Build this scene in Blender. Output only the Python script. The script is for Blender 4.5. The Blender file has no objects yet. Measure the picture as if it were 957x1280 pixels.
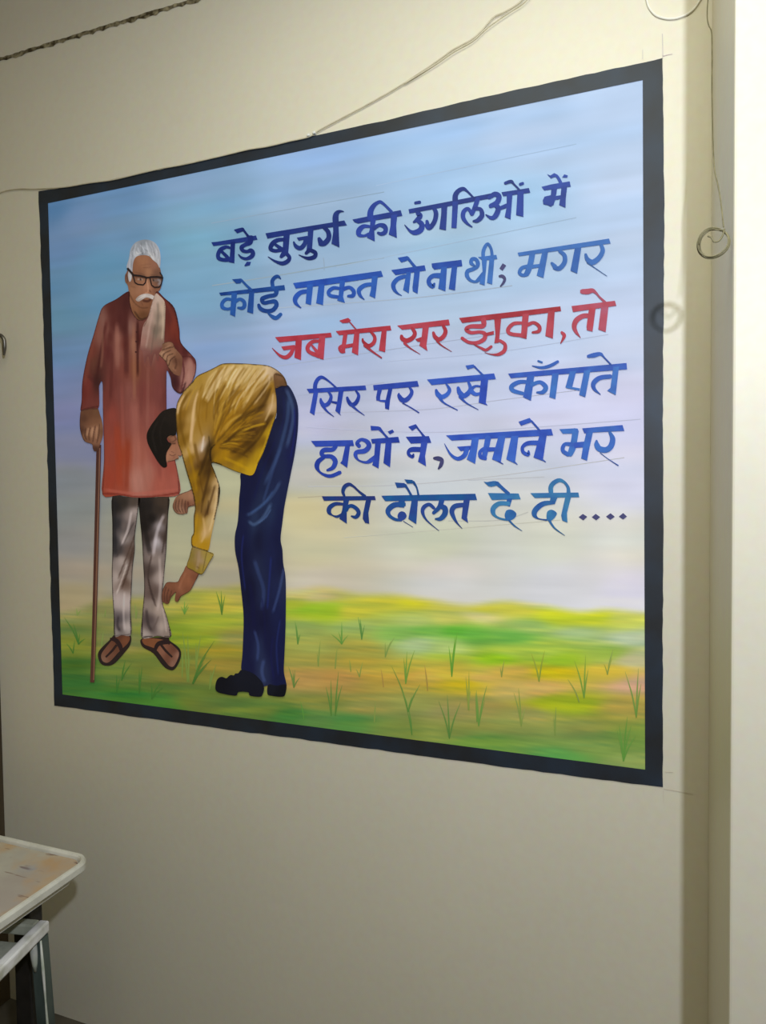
import bpy, bmesh, math, random
import numpy as np
from mathutils import Vector
from mathutils.geometry import delaunay_2d_cdt
random.seed(7); np.random.seed(7)
SC = bpy.context.scene
COL = SC.collection

# ------------------------------------------------------------------ camera
W, H, F = 957.0, 1280.0, 840.0
CAM_D, YAW, PITCH, ROLL, CAM_Z = 1.527, 0.356, 0.0351, -0.0122, 1.60
def _axes():
    cy, sy, cp, sp = math.cos(YAW), math.sin(YAW), math.cos(PITCH), math.sin(PITCH)
    fw = Vector((-sy*cp, cy*cp, -sp)); r0 = Vector((cy, sy, 0)); u0 = r0.cross(fw)
    cr, sr = math.cos(ROLL), math.sin(ROLL)
    return r0*cr + u0*sr, u0*cr - r0*sr, fw
RIGHT, UP, FWD = _axes()
CAM = Vector((0, -CAM_D, CAM_Z))
cd = bpy.data.cameras.new('camera'); cam = bpy.data.objects.new('camera', cd); COL.objects.link(cam)
from mathutils import Matrix
m3 = Matrix((RIGHT, UP, -FWD)).transposed()
cam.matrix_world = Matrix.Translation(CAM) @ m3.to_4x4()
cd.sensor_fit = 'VERTICAL'; cd.sensor_height = 24.0; cd.lens = 24.0*F/H
cd.clip_start = 0.02
SC.camera = cam

# ------------------------------------------------------------------ world, light, exposure
wd = bpy.data.worlds.new('world'); SC.world = wd; wd.use_nodes = True
wd.node_tree.nodes['Background'].inputs[0].default_value = (0.5, 0.45, 0.35, 1)
wd.node_tree.nodes['Background'].inputs[1].default_value = 0.05
ld = bpy.data.lights.new('ceiling_bulb_light', 'POINT'); lo = bpy.data.objects.new('ceiling_bulb_light', ld); COL.objects.link(lo)
lo.location = (0.36, -1.70, 2.15)
ld.energy = 86; ld.color = (0.786, 0.866, 1.0); ld.shadow_soft_size = 0.03
la = bpy.data.lights.new('added_fill_light', 'AREA'); lao = bpy.data.objects.new('added_fill_light', la); COL.objects.link(lao)  # added fill, lifts the shaded areas; stands for no known lamp
lao.location = (-0.25, -1.1, 3.0); la.size = 1.0
la.energy = 18.8; la.color = (0.97, 1.0, 0.84)
SC.view_settings.view_transform = 'Standard'; SC.view_settings.look = 'None'
SC.view_settings.gamma = 1.0; SC.view_settings.use_curve_mapping = False
SC.view_settings.exposure = 0.0

# ------------------------------------------------------------------ pixel of the photograph -> point of the real plane
def ray(x, y):
    return (FWD + RIGHT*((x-478.5)/F) + UP*((640.0-y)/F))
def P(x, y, d=0.0):                      # on the wall, d metres in front of it
    r = ray(x, y); t = (-d - CAM.y)/r.y
    return CAM + r*t
def PX(x, y, u):                         # on the plane X = u
    r = ray(x, y); t = (u - CAM.x)/r.x
    return CAM + r*t
def PZ(x, y, z):                         # on the horizontal plane at height z
    r = ray(x, y); t = (z - CAM.z)/r.z
    return CAM + r*t
def PW(x, y, d=0.0):                     # arrays, on the wall
    x = np.asarray(x, float); y = np.asarray(y, float)
    a = (x-478.5)/F; b = (640.0-y)/F
    R = [FWD[i] + RIGHT[i]*a + UP[i]*b for i in range(3)]
    t = (-d - CAM.y)/R[1]
    return np.stack([CAM.x + R[0]*t, np.full_like(t, -1.0)*d, CAM.z + R[2]*t], -1)

# ------------------------------------------------------------------ materials
def lin(c):
    c = np.asarray(c, float)/255.0
    return np.where(c <= 0.04045, c/12.92, ((c+0.055)/1.055)**2.4)
def mat(name, rough=0.6, spec=0.3, metal=0.0):
    m = bpy.data.materials.new(name); m.use_nodes = True
    b = m.node_tree.nodes['Principled BSDF']
    b.inputs['Roughness'].default_value = rough; b.inputs['Specular IOR Level'].default_value = spec
    b.inputs['Metallic'].default_value = metal
    return m, m.node_tree.nodes, m.node_tree.links, b
def speckled(name, c1, c2, scale=30.0, rough=0.6, spec=0.3, metal=0.0, detail=6.0, lo=0.35, hi=0.65, bump=0.0, stretch=(1,1,1)):
    m, n, l, b = mat(name, rough, spec, metal)
    tc = n.new('ShaderNodeTexCoord'); mp = n.new('ShaderNodeMapping'); mp.inputs['Scale'].default_value = stretch
    nz = n.new('ShaderNodeTexNoise'); nz.inputs['Scale'].default_value = scale; nz.inputs['Detail'].default_value = detail
    rp = n.new('ShaderNodeValToRGB'); e = rp.color_ramp.elements
    e[0].position = lo; e[1].position = hi; e[0].color = (*c1, 1); e[1].color = (*c2, 1)
    l.new(tc.outputs['Object'], mp.inputs[0]); l.new(mp.outputs[0], nz.inputs['Vector'])
    l.new(nz.outputs['Fac'], rp.inputs[0]); l.new(rp.outputs[0], b.inputs['Base Color'])
    if bump:
        bp = n.new('ShaderNodeBump'); bp.inputs['Strength'].default_value = bump; bp.inputs['Distance'].default_value = 0.003
        l.new(nz.outputs['Fac'], bp.inputs['Height']); l.new(bp.outputs[0], b.inputs['Normal'])
    return m
def plaster(name, base, var=0.05, rough=0.45, spec=0.3, dirt=None):
    m, n, l, b = mat(name, rough, spec)
    tc = n.new('ShaderNodeTexCoord')
    n1 = n.new('ShaderNodeTexNoise'); n1.inputs['Scale'].default_value = 2.2; n1.inputs['Detail'].default_value = 6
    n2 = n.new('ShaderNodeTexNoise'); n2.inputs['Scale'].default_value = 55; n2.inputs['Detail'].default_value = 4
    r1 = n.new('ShaderNodeValToRGB'); e = r1.color_ramp.elements; e[0].position = .3; e[1].position = .7
    e[0].color = (*[c*(1-var) for c in base], 1); e[1].color = (*[min(1, c*(1+var)) for c in base], 1)
    l.new(tc.outputs['Object'], n1.inputs['Vector']); l.new(tc.outputs['Object'], n2.inputs['Vector'])
    l.new(n1.outputs['Fac'], r1.inputs[0])
    mx = n.new('ShaderNodeMix'); mx.data_type = 'RGBA'; mx.blend_type = 'OVERLAY'; mx.inputs[0].default_value = 0.12
    l.new(r1.outputs[0], mx.inputs[6]); l.new(n2.outputs['Color'], mx.inputs[7])
    hs = n.new('ShaderNodeHueSaturation'); hs.inputs['Saturation'].default_value = 1.0
    l.new(mx.outputs[2], hs.inputs['Color']); l.new(hs.outputs[0], b.inputs['Base Color'])
    bp = n.new('ShaderNodeBump'); bp.inputs['Strength'].default_value = 0.12; bp.inputs['Distance'].default_value = 0.004
    n3 = n.new('ShaderNodeTexNoise'); n3.inputs['Scale'].default_value = 9; n3.inputs['Detail'].default_value = 8
    l.new(tc.outputs['Object'], n3.inputs['Vector'])
    l.new(n3.outputs['Fac'], bp.inputs['Height']); l.new(bp.outputs[0], b.inputs['Normal'])
    return m
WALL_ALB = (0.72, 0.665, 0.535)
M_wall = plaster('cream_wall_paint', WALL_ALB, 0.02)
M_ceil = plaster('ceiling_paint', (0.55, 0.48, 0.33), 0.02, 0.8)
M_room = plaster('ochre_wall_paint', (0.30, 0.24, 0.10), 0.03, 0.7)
M_floor = speckled('brown_floor_tile', (.06, .05, .035), (.10, .085, .06), 6, .45)

# ------------------------------------------------------------------ object helpers
def link(name, me, parent=None, loc=None):
    o = bpy.data.objects.new(name, me); COL.objects.link(o)
    if loc is not None: o.location = loc
    if parent is not None: o.parent = parent
    return o
def tag(o, label, cat, group=None):
    o['label'] = label; o['category'] = cat
    if group: o['group'] = group
    return o
def empty(name, loc):
    return link(name, None, None, loc)
def mesh_obj(name, bm, mats, parent=None, origin=None, smooth=False):
    """bm in world coordinates; origin = where the object sits (parents carry plain translation)"""
    bmesh.ops.recalc_face_normals(bm, faces=bm.faces)
    me = bpy.data.meshes.new(name)
    base = Vector(origin) if origin is not None else (parent.location if parent is not None else Vector((0, 0, 0)))
    if parent is not None and origin is None: base = world_loc(parent)
    bmesh.ops.translate(bm, verts=bm.verts, vec=-base)
    bm.to_mesh(me); bm.free()
    for m in (mats if isinstance(mats, (list, tuple)) else [mats]): me.materials.append(m)
    if smooth:
        for p in me.polygons: p.use_smooth = True
    o = link(name, me, parent)
    o.location = base - (world_loc(parent) if parent is not None else Vector((0, 0, 0)))
    return o
def world_loc(o):
    v = Vector(o.location)
    while o.parent: o = o.parent; v += Vector(o.location)
    return v
def add_box(bm, lo_, hi_, bev=0.0, seg=2, mi=0):
    vs = [bm.verts.new((x, y, z)) for z in (lo_[2], hi_[2]) for y in (lo_[1], hi_[1]) for x in (lo_[0], hi_[0])]
    fs = [bm.faces.new([vs[i] for i in q]) for q in ((0,2,3,1),(4,5,7,6),(0,1,5,4),(2,6,7,3),(0,4,6,2),(1,3,7,5))]
    for f in fs: f.material_index = mi
    if bev:
        es = list({e for f in fs for e in f.edges})
        bmesh.ops.bevel(bm, geom=es, offset=bev, segments=seg, affect='EDGES', profile=0.5)
def prism(bm, base, up, mi=0):
    """base: list of Vectors (polygon), extruded by vector up"""
    up = Vector(up)
    a = [bm.verts.new(p) for p in base]; b = [bm.verts.new(Vector(p)+up) for p in base]
    n = len(a); fs = [bm.faces.new(a[::-1]), bm.faces.new(b)]
    for i in range(n): fs.append(bm.faces.new((a[i], a[(i+1) % n], b[(i+1) % n], b[i])))
    for f in fs: f.material_index = mi
    return fs
def crom(pts, sub=6, closed=False):
    pts = [np.asarray(p, float) for p in pts]; n = len(pts)
    if n < 3 and not closed: 
        return [pts[0]+(pts[-1]-pts[0])*t for t in np.linspace(0, 1, sub+1)]
    out = []
    for i in range(n if closed else n-1):
        if closed: p0, p1, p2, p3 = pts[(i-1) % n], pts[i], pts[(i+1) % n], pts[(i+2) % n]
        else: p0, p1, p2, p3 = pts[max(i-1, 0)], pts[i], pts[i+1], pts[min(i+2, n-1)]
        for k in range(sub):
            t = k/sub
            out.append(0.5*((2*p1)+(p2-p0)*t+(2*p0-5*p1+4*p2-p3)*t*t+(3*p1-p0-3*p2+p3)*t**3))
    if not closed: out.append(pts[-1])
    return out
def tube(bm, pts, r, seg=8, mi=0, caps=True):
    pts = [Vector(p) for p in pts]; rings = []; n = len(pts)
    rr = r if hasattr(r, '__len__') else [r]*n
    prev = None
    for i, p in enumerate(pts):
        t = (pts[min(i+1, n-1)] - pts[max(i-1, 0)]).normalized()
        if prev is None:
            a = t.orthogonal().normalized()
        else:
            a = (prev - t*prev.dot(t)).normalized()
        prev = a; b = t.cross(a)
        rings.append([bm.verts.new(p + (a*math.cos(2*math.pi*k/seg)+b*math.sin(2*math.pi*k/seg))*rr[i]) for k in range(seg)])
    for i in range(n-1):
        for k in range(seg):
            f = bm.faces.new((rings[i][k], rings[i][(k+1) % seg], rings[i+1][(k+1) % seg], rings[i+1][k])); f.material_index = mi; f.smooth = True
    if caps:
        for q in (rings[0][::-1], rings[-1]):
            f = bm.faces.new(q); f.material_index = mi
# ================================================================== THE SETTING
U_C = 0.148; COL_P = 0.33
X_L = -1.93; X_R = 2.6; Y_F = -4.2; Z_C = 3.25
def struct(name, bm, m):
    o = mesh_obj(name, bm, m); o['kind'] = 'structure'; return o
def wall_box(name, lo_, hi_, m, bev=0.0):
    bm = bmesh.new(); add_box(bm, lo_, hi_, bev); return struct(name, bm, m)
T = 0.12
wall_box('floor', (X_L-T, Y_F-T, -T), (X_R+T, T, 0), M_floor)
wall_box('ceiling', (X_L-T, Y_F-T, Z_C), (X_R+T, T, Z_C+T), M_ceil)
wall_box('wall_back', (X_L-T, 0, 0), (X_R+T, T, Z_C), M_wall)
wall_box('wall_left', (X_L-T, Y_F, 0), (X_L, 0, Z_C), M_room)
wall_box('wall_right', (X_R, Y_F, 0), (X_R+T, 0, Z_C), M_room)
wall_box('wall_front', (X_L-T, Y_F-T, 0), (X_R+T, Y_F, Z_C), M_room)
wall_box('wall_column', (U_C, -COL_P, 0), (U_C+0.5, 0.0, Z_C), M_wall, 0.004)
# ================================================================== TRIM: crack above the painting, dark jamb in the left corner
def ragged_strip():
    bm = bmesh.new(); rng = np.random.RandomState(5)
    x = X_L; zc = lambda x: 2.8882-0.007*(x+1.7659)
    xs = np.arange(X_L, U_C, 0.012); lo_, hi_ = [], []
    for i, x in enumerate(xs):
        fade = 1.0 if x < -1.0 else max(0.25, 1-(x+1.0)*1.2)
        t = (0.0042+0.003*rng.rand())*fade; b = (0.003+0.0065*rng.rand()**2)*fade
        hi_.append((x, zc(x)+t)); lo_.append((x, zc(x)-b))
    f = [bm.verts.new((p[0], -0.0015, p[1])) for p in hi_]; g = [bm.verts.new((p[0], -0.0015, p[1])) for p in lo_]
    for i in range(len(f)-1): bm.faces.new((f[i], g[i], g[i+1], f[i+1]))
    o = struct('trim_1', bm, speckled('crack_dirt', (.06, .045, .022), (.42, .36, .22), 55, .9, .1, lo=.4, hi=.7))
    for p in o.data.polygons:
        if p.normal.y > 0: o.data.flip_normals(); break
ragged_strip()
M_jamb = speckled('dark_brown_wood', (.045, .032, .018), (.085, .06, .035), 12, .5, .3, stretch=(1, 1, .12))
bm = bmesh.new(); add_box(bm, (X_L, -0.09, 0), (-1.8455, 0.0, 2.05), 0.003); struct('trim_2', bm, M_jamb)

# ================================================================== CABLES
def pix_path(pts, d):
    q = crom(pts, 6); return [Vector(PW(p[0], p[1], d if len(p) < 3 else p[2])) for p in q]
M_cable = speckled('tan_cable', (.56, .50, .36), (.66, .60, .45), 40, .6)
M_cable2 = speckled('pale_cable', (.80, .77, .68), (.84, .81, .73), 40, .6)
t = empty('cable', P(400, 168)); tag(t, 'thin tan twin cable slanting down the wall and along the top of the mural', 'cable')
bm = bmesh.new(); tube(bm, pix_path([(662,-12),(648,4),(632,14),(616,22),(602,38),(588,50),(566,62),(545,77),(520,94),(490,113),(460,130),(430,146),(400,162),(386,171),(360,177),(335,183),(310,187),(285,193),(255,200),(228,206),(200,211),(170,218),(140,225),(110,229),(80,234),(48,236),(25,236),(8,238),(-6,243)], .0045), .0017, 7)
mesh_obj('strand', bm, M_cable, t)
bm = bmesh.new(); tube(bm, pix_path([(668,-12),(655,3),(640,13),(622,25),(606,37),(590,51.5),(568,64),(547,78.5),(522,94.2),(505,104.2)], .0062), .0013, 7)
mesh_obj('strand', bm, M_cable, t)
M_clip = speckled('white_plastic', (.75, .74, .70), (.82, .81, .78), 20, .4)
for (x, y) in ((387,170.5),(394,167.5)):
    p = Vector(PW(x, y, .0)); bm = bmesh.new()
    add_box(bm, (p.x-.0035, -.0095, p.z-.003), (p.x+.0035, -.0005, p.z+.003), .0012)
    mesh_obj('clip', bm, M_clip, t)
bm = bmesh.new(); tube(bm, pix_path([(806,-14),(808,0),(812,11),(821,20),(836,23.5),(851,21),(866,12),(878,-6)], .0024), .0022, 8)
tag(mesh_obj('cable', bm, M_cable2, origin=P(836, 20)), 'pale cable loop hanging at the top of the wall beside the column', 'cable')

# thin wire hanging down the side of the column, ending in a small coil
M_wire = speckled('olive_wire', (.16, .14, .07), (.24, .21, .11), 60, .5)
t = empty('hanging_wire', P(890, 300, .2)); tag(t, 'thin dark wire hanging down the column with a small coil at its end', 'wire')
bm = bmesh.new()
wp = [(886,-14),(884,6),(883.6,22),(885.5,32),(889,41),(889.6,70),(889.4,110),(890,150),(891.2,190),(893,214),(897,232),(900.5,252),(902.5,270),(904,284)]
q = crom(wp, 5); n = len(q)
def side_pt(p, off):
    v = PX(p[0], p[1], U_C-off)
    return v
pts = []
for i, p in enumerate(q):
    d = .07+.23*(i/(n-1)); pts.append(Vector(PW(p[0], p[1], d)))
pts = [Vector((min(p.x, U_C-.003), p.y, p.z)) for p in pts]
tube(bm, pts, .0010, 6); mesh_obj('wire', bm, M_wire, t)
# coil: a few turns of wire of slightly different size
d = .32; c = Vector(PW(891.5, 304, d)); r0_ = abs(PW(912, 304, d)[0]-c.x); c.x = min(c.x, U_C-.004-r0_)
bm = bmesh.new(); rng = np.random.RandomState(2); path = []
for k in range(0, 3*40+15):
    a = math.pi*.35+2*math.pi*k/40; turn = k//40
    wob = [(1.0, .0, .0), (.90, .05, -.05), (.94, -.05, .04), (.80, -.10, .06), (.86, -.02, -.08), (.95, 0, 0)][turn]
    path.append(c+Vector((r0_*wob[0]*math.cos(a)+wob[1]*r0_, -.002*turn+.003*math.sin(a*2), r0_*1.02*wob[0]*math.sin(a)+wob[2]*r0_)))
tube(bm, path, .0011, 6)
mesh_obj('coil', bm, M_wire, t)
bm = bmesh.new()
bits = [(884,295),(889,297),(892,302),(898,301),(903,294),(905,286)]
tube(bm, [Vector(PW(p[0], p[1], d+.004)) for p in crom(bits, 4)], .0014, 6); 
mesh_obj('loose_end', bm, M_wire, t)

# hook on the far left of the wall
M_steel = speckled('grey_metal', (.13, .12, .10), (.22, .20, .18), 30, .38, .5, .8)
t = empty('wall_hook', P(0, 420)); tag(t, 'small grey metal hook on the wall at the far left of the mural', 'hook')
bm = bmesh.new(); tube(bm, pix_path([(-14,419,.03),(-6,418,.032),(1,419.5,.032),(5,425,.03),(5.6,435,.028),(5,444,.026)], .03), [.0058]*24+[.0056,.0052,.0048,.0042,.0036,.003,.0024], 10)
mesh_obj('hook', bm, M_steel, t)
p = Vector(PW(-9, 420, 0)); bm = bmesh.new(); tube(bm, [Vector((p.x, -.0005, p.z)), Vector((p.x, -.03, p.z))], .006, 10); mesh_obj('stem', bm, M_steel, t)
bm = bmesh.new(); tube(bm, [Vector((p.x, 0.0, p.z)), Vector((p.x, -.004, p.z))], .013, 16); mesh_obj('base_plate', bm, M_steel, t)

# ================================================================== PAINT-STAINED TABLE
M_tab = speckled('white_plastic_top', (.50, .48, .42), (.68, .66, .60), 14, .45, .4)
def stain_mat():
    m, n, l, b = mat('paint_stained_panel', .5, .35)
    tc = n.new('ShaderNodeTexCoord')
    def nz(sc, det, seed, st=(1,1,1)):
        mp = n.new('ShaderNodeMapping'); mp.inputs['Location'].default_value = seed; mp.inputs['Scale'].default_value = st
        q = n.new('ShaderNodeTexNoise'); q.inputs['Scale'].default_value = sc; q.inputs['Detail'].default_value = det
        l.new(tc.outputs['Object'], mp.inputs[0]); l.new(mp.outputs[0], q.inputs['Vector']); return q.outputs['Fac']
    def ramp(f, a, b_):
        r = n.new('ShaderNodeMapRange'); r.inputs[1].default_value = a; r.inputs[2].default_value = b_; l.new(f, r.inputs[0]); return r.outputs[0]
    def mix(f, c1, c2):
        x = n.new('ShaderNodeMix'); x.data_type = 'RGBA'; l.new(f, x.inputs[0])
        for s, c in ((6, c1), (7, c2)):
            if isinstance(c, tuple): x.inputs[s].default_value = (*c, 1)
            else: l.new(c, x.inputs[s])
        return x.outputs[2]
    c = mix(ramp(nz(5, 4, (0,0,0)), .4, .6), (.40, .345, .31), (.50, .475, .40))
    c = mix(ramp(nz(4.5, 5, (3.1,1.7,0)), .46, .58), c, (.52, .31, .14))
    c = mix(ramp(nz(26, 3, (7,2,0), (.3,1.6,1)), .63, .68), c, (.22, .14, .11))
    c = mix(ramp(nz(7, 5, (1.4,8,0)), .62, .72), c, (.30, .33, .42))
    l.new(c, b.inputs['Base Color']); return m
M_stain = stain_mat()
M_dark = speckled('dark_metal_leg', (.018, .016, .014), (.035, .03, .026), 20, .5, .4)
TZ = 0.72; TX1, TX0, TY1, TY0 = -1.222, X_L+.03, -.278, -.92
t = empty('side_table', ((TX0+TX1)/2, (TY0+TY1)/2, 0)); tag(t, 'white-topped table stained with paint, beside the wall under the mural', 'table')
def rrect(x0, x1, y0, y1, r, seg=6):
    pts = []
    for cx, cy, a0 in ((x1-r, y1-r, 0), (x0+r, y1-r, 90), (x0+r, y0+r, 180), (x1-r, y0+r, 270)):
        for k in range(seg+1):
            a = math.radians(a0+90*k/seg); pts.append((cx+r*math.cos(a), cy+r*math.sin(a)))
    return pts
def loft(bm, loops, cap0=True, cap1=True):
    L = [[bm.verts.new(p) for p in lp] for lp in loops]; n = len(L[0])
    for a, b in zip(L, L[1:]):
        for i in range(n): bm.faces.new((a[i], a[(i+1) % n], b[(i+1) % n], b[i]))
    if cap0: bm.faces.new(L[0][::-1])
    if cap1: bm.faces.new(L[-1])
def rr(ins, z, r): return [(x, y, z) for x, y in rrect(TX0+ins, TX1-ins, TY0+ins, TY1-ins, r)]
bm = bmesh.new()
loft(bm, [rr(.045, TZ-.050, .02), rr(.030, TZ-.050, .025), rr(.030, TZ-.026, .025), rr(.006, TZ-.026, .035), rr(0, TZ-.020, .04), rr(0, TZ-.006, .04), rr(.003, TZ, .038), rr(.009, TZ, .035), rr(.012, TZ-.004, .033), rr(.014, TZ-.012, .033)])
mesh_obj('tabletop', bm, M_tab, t)
bm = bmesh.new(); loft(bm, [rr(.0155, TZ-.0118, .032), rr(.0155, TZ-.0085, .032), rr(.017, TZ-.0075, .031)])
mesh_obj('stained_panel', bm, M_stain, t)['label'] = 'recessed panel smeared with orange and grey paint'
lx = PW(45, 1148, .335)[0]
for (x, y) in ((lx-.026, -.335), (TX0+.07, -.335), (lx-.026, TY0+.06), (TX0+.07, TY0+.06)):
    bm = bmesh.new(); add_box(bm, (x-.026, y-.02, 0), (x+.026, y+.02, TZ-.0495), .004); mesh_obj('leg', bm, M_dark, t)
for y in (-.335, TY0+.06):
    bm = bmesh.new(); add_box(bm, (TX0+.0965, y-.012, TZ-.10), (lx-.0525, y+.012, TZ-.0505), .003); mesh_obj('apron', bm, M_dark, t)

# ================================================================== PAINT-SMEARED STOOL
M_bar = speckled('smeared_white_paint', (.46, .45, .38), (.78, .76, .78), 18, .5, .35, lo=.3, hi=.55)
M_bar2 = speckled('greenish_white_paint', (.28, .29, .22), (.52, .52, .42), 16, .55, .3)
M_leg = speckled('dark_green_metal', (.035, .05, .045), (.10, .13, .12), 14, .45, .4, lo=.4, hi=.7, stretch=(1, 1, .3))
M_drip = speckled('white_paint_drip', (.42, .46, .38), (.66, .64, .62), 25, .5, .3)
SZ = 0.615; c0 = PZ(62, 1150, SZ); ang = math.radians(12); ca, sa = math.cos(ang), math.sin(ang)
t = empty('stool', (c0.x, c0.y, 0)); tag(t, 'dark green metal stool smeared with white paint, tucked in front of the stained table', 'stool')
def loc(x, y, z): return Vector((c0.x+x*ca-y*sa, c0.y+x*sa+y*ca, z))
def lbox(bm, lo_, hi_, bev=.004):
    b2 = bmesh.new(); add_box(b2, lo_, hi_, bev)
    for v in b2.verts: v.co = loc(*v.co)
    me = bpy.data.meshes.new('tmp'); b2.to_mesh(me); b2.free(); bm.from_mesh(me); bpy.data.meshes.remove(me)
SW = .36; bw = .024; bh = .026
def bar(lo_, hi_, m, lab=None):
    bm = bmesh.new(); lbox(bm, lo_, hi_); o = mesh_obj('seat_rail', bm, m, t)
    if lab: o['label'] = lab
bar((-bw, -SW, SZ-bh), (0, 0, SZ), M_bar, 'seat rail thick with white paint')
bar((-SW, -bw, SZ-bh), (-bw-.0005, 0, SZ), M_bar2)
bar((-SW, -SW, SZ-bh), (-SW+bw, -bw-.0005, SZ), M_bar2)
bar((-SW+bw+.0005, -SW, SZ-bh), (-bw-.0005, -SW+bw, SZ), M_bar2)
bm = bmesh.new(); lbox(bm, (-SW+bw+.0008, -SW+bw+.0008, SZ-.052), (-bw-.0008, -bw-.0008, SZ-.040)); mesh_obj('seat_panel', bm, M_bar2, t)
for i, (x, y, sx, sy) in enumerate(((-.016, -.016, 1, 1), (-SW+.016, -.016, -1, 1), (-SW+.016, -SW+.016, -1, -1), (-.016, -SW+.016, 1, -1))):
    bm = bmesh.new(); h = .0145
    top = [loc(x+a*h, y+b*h, SZ-bh-.0004) for a, b in ((-1,-1),(1,-1),(1,1),(-1,1))]
    bot = [loc(x+sx*.022+a*h, y+sy*.012+b*h, 0) for a, b in ((-1,-1),(1,-1),(1,1),(-1,1))]
    loft(bm, [bot, top]); bmesh.ops.bevel(bm, geom=list(bm.edges), offset=.003, segments=2, affect='EDGES')
    lg = mesh_obj('leg', bm, M_leg, t)
    if i == 0:                                           # paint that has run down the near leg
        bm = bmesh.new()
        def on_leg(u, z): 
            k = 1-z/(SZ-bh); return loc(x+sx*.022*k+u, y-h-.0012+sy*.012*k, z)
        def drip(us, ze, wds):
            pts = [on_leg(us, z) for z in np.linspace(SZ-bh-.002, ze, len(wds))]
            tube(bm, pts, wds, 8)
        drip(-.004, SZ-bh-.075, [.008,.009,.0085,.0065,.003])
        mesh_obj('paint_drip', bm, M_drip, lg)
        bm = bmesh.new()
        drip(.0150, .03, [.002,.0035,.002,.003,.0025,.004,.005,.0055,.005])
        mesh_obj('paint_drip', bm, M_drip, lg)
# ================================================================== THE WALL PAINTING
# paint colour of the photograph -> pigment: divide by the light that falls on that spot of the wall
_EF = np.array([[-0.2251, -0.4771, -0.1299, 0.109, -0.0476, 0.4492, -0.169, 0.0964, -0.0329, -0.2266, 0.1343, -0.0652, 0.0063, 0.0418, 0.0553],
                [-0.1975, -0.4855, -0.1384, 0.1106, -0.0468, 0.4739, -0.1664, 0.0959, -0.0349, -0.2405, 0.1351, -0.0682, 0.0093, 0.0386, 0.0533],
                [-0.2589, -0.4782, -0.1675, 0.1069, -0.0315, 0.5372, -0.1591, 0.0771, -0.0253, -0.2571, 0.1212, -0.0761, 0.0183, 0.0329, 0.0459]])
def light_at(x, y):
    X = (np.asarray(x, float)-440)/400; Y = (np.asarray(y, float)-540)/450
    T = np.stack([X**i*Y**j for i in range(5) for j in range(5-i)], -1)
    return np.exp(T @ _EF.T)
def pigment(x, y, col):
    return np.clip(lin(col)/light_at(x, y), 0.003, 0.93)

def paint_material(name, rough=0.55, spec=0.25, streak=0.10, scale=(3, 1, 60)):
    m, n, l, b = mat(name, rough, spec)
    at = n.new('ShaderNodeAttribute'); at.attribute_name = 'pigment'
    tc = n.new('ShaderNodeTexCoord'); mp = n.new('ShaderNodeMapping'); mp.inputs['Scale'].default_value = scale
    nz = n.new('ShaderNodeTexNoise'); nz.inputs['Scale'].default_value = 3.0; nz.inputs['Detail'].default_value = 4.0
    mr = n.new('ShaderNodeMapRange'); mr.inputs[1].default_value = .3; mr.inputs[2].default_value = .7
    mr.inputs[3].default_value = 1-streak; mr.inputs[4].default_value = 1+streak
    vm = n.new('ShaderNodeVectorMath'); vm.operation = 'SCALE'
    l.new(tc.outputs['Object'], mp.inputs[0]); l.new(mp.outputs[0], nz.inputs['Vector']); l.new(nz.outputs['Fac'], mr.inputs[0])
    l.new(at.outputs['Color'], vm.inputs[0]); l.new(mr.outputs[0], vm.inputs['Scale']); l.new(vm.outputs[0], b.inputs['Base Color'])
    return m
M_sky = paint_material('sky_paint', streak=.022, scale=(1.2, 1, 14))
M_meadow = paint_material('meadow_paint', streak=.07, scale=(2.2, 1, 45))
M_fig = paint_material('figure_paint', streak=.05, scale=(30, 1, 6))
M_ink = paint_material('lettering_paint', streak=.10, scale=(14, 1, 14))
M_border = speckled('black_border_paint', tuple(lin((24, 25, 28))*2.3), tuple(lin((25, 32, 42))*2.4), 9, .5, .35)

MC = P(440, 1000); MURAL = empty('wall_mural', (MC.x, 0.0, MC.z))
tag(MURAL, 'painted mural with black border: old man blessing a bowing young man beside Hindi verse', 'mural')

def mesh_from(name, pts, faces, cols, parent, m, smooth=True):
    base = np.array(world_loc(parent))
    me = bpy.data.meshes.new(name)
    me.from_pydata([tuple(p) for p in (np.asarray(pts)-base)], [], [tuple(f) for f in faces])
    at = me.attributes.new('pigment', 'FLOAT_COLOR', 'POINT')
    c = np.ones((len(pts), 4), np.float32); c[:, :3] = cols
    at.data.foreach_set('color', c.ravel())
    me.materials.append(m)
    me.update()
    o = link(name, me, parent)
    # every face looks into the room
    bm = bmesh.new(); bm.from_mesh(me)
    fl = [f for f in bm.faces if f.normal.y > 0]
    if fl: bmesh.ops.reverse_faces(bm, faces=fl)
    bm.to_mesh(me); bm.free()
    return o
def field(x, y, ctrl, ax=1.0, ay=1.0, soft=4.0, p=1.6, ang=0.0):
    cx = np.array([c[0] for c in ctrl], float); cy = np.array([c[1] for c in ctrl], float)
    cc = np.array([c[2] for c in ctrl], float)
    dx, dy = x[:, None]-cx, y[:, None]-cy; ca, sa = math.cos(ang), math.sin(ang)
    d2 = ((dx*ca+dy*sa)/ax)**2 + ((dy*ca-dx*sa)/ay)**2 + soft*soft
    w = d2**(-p); w /= w.sum(1, keepdims=True)
    return w @ cc
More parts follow.
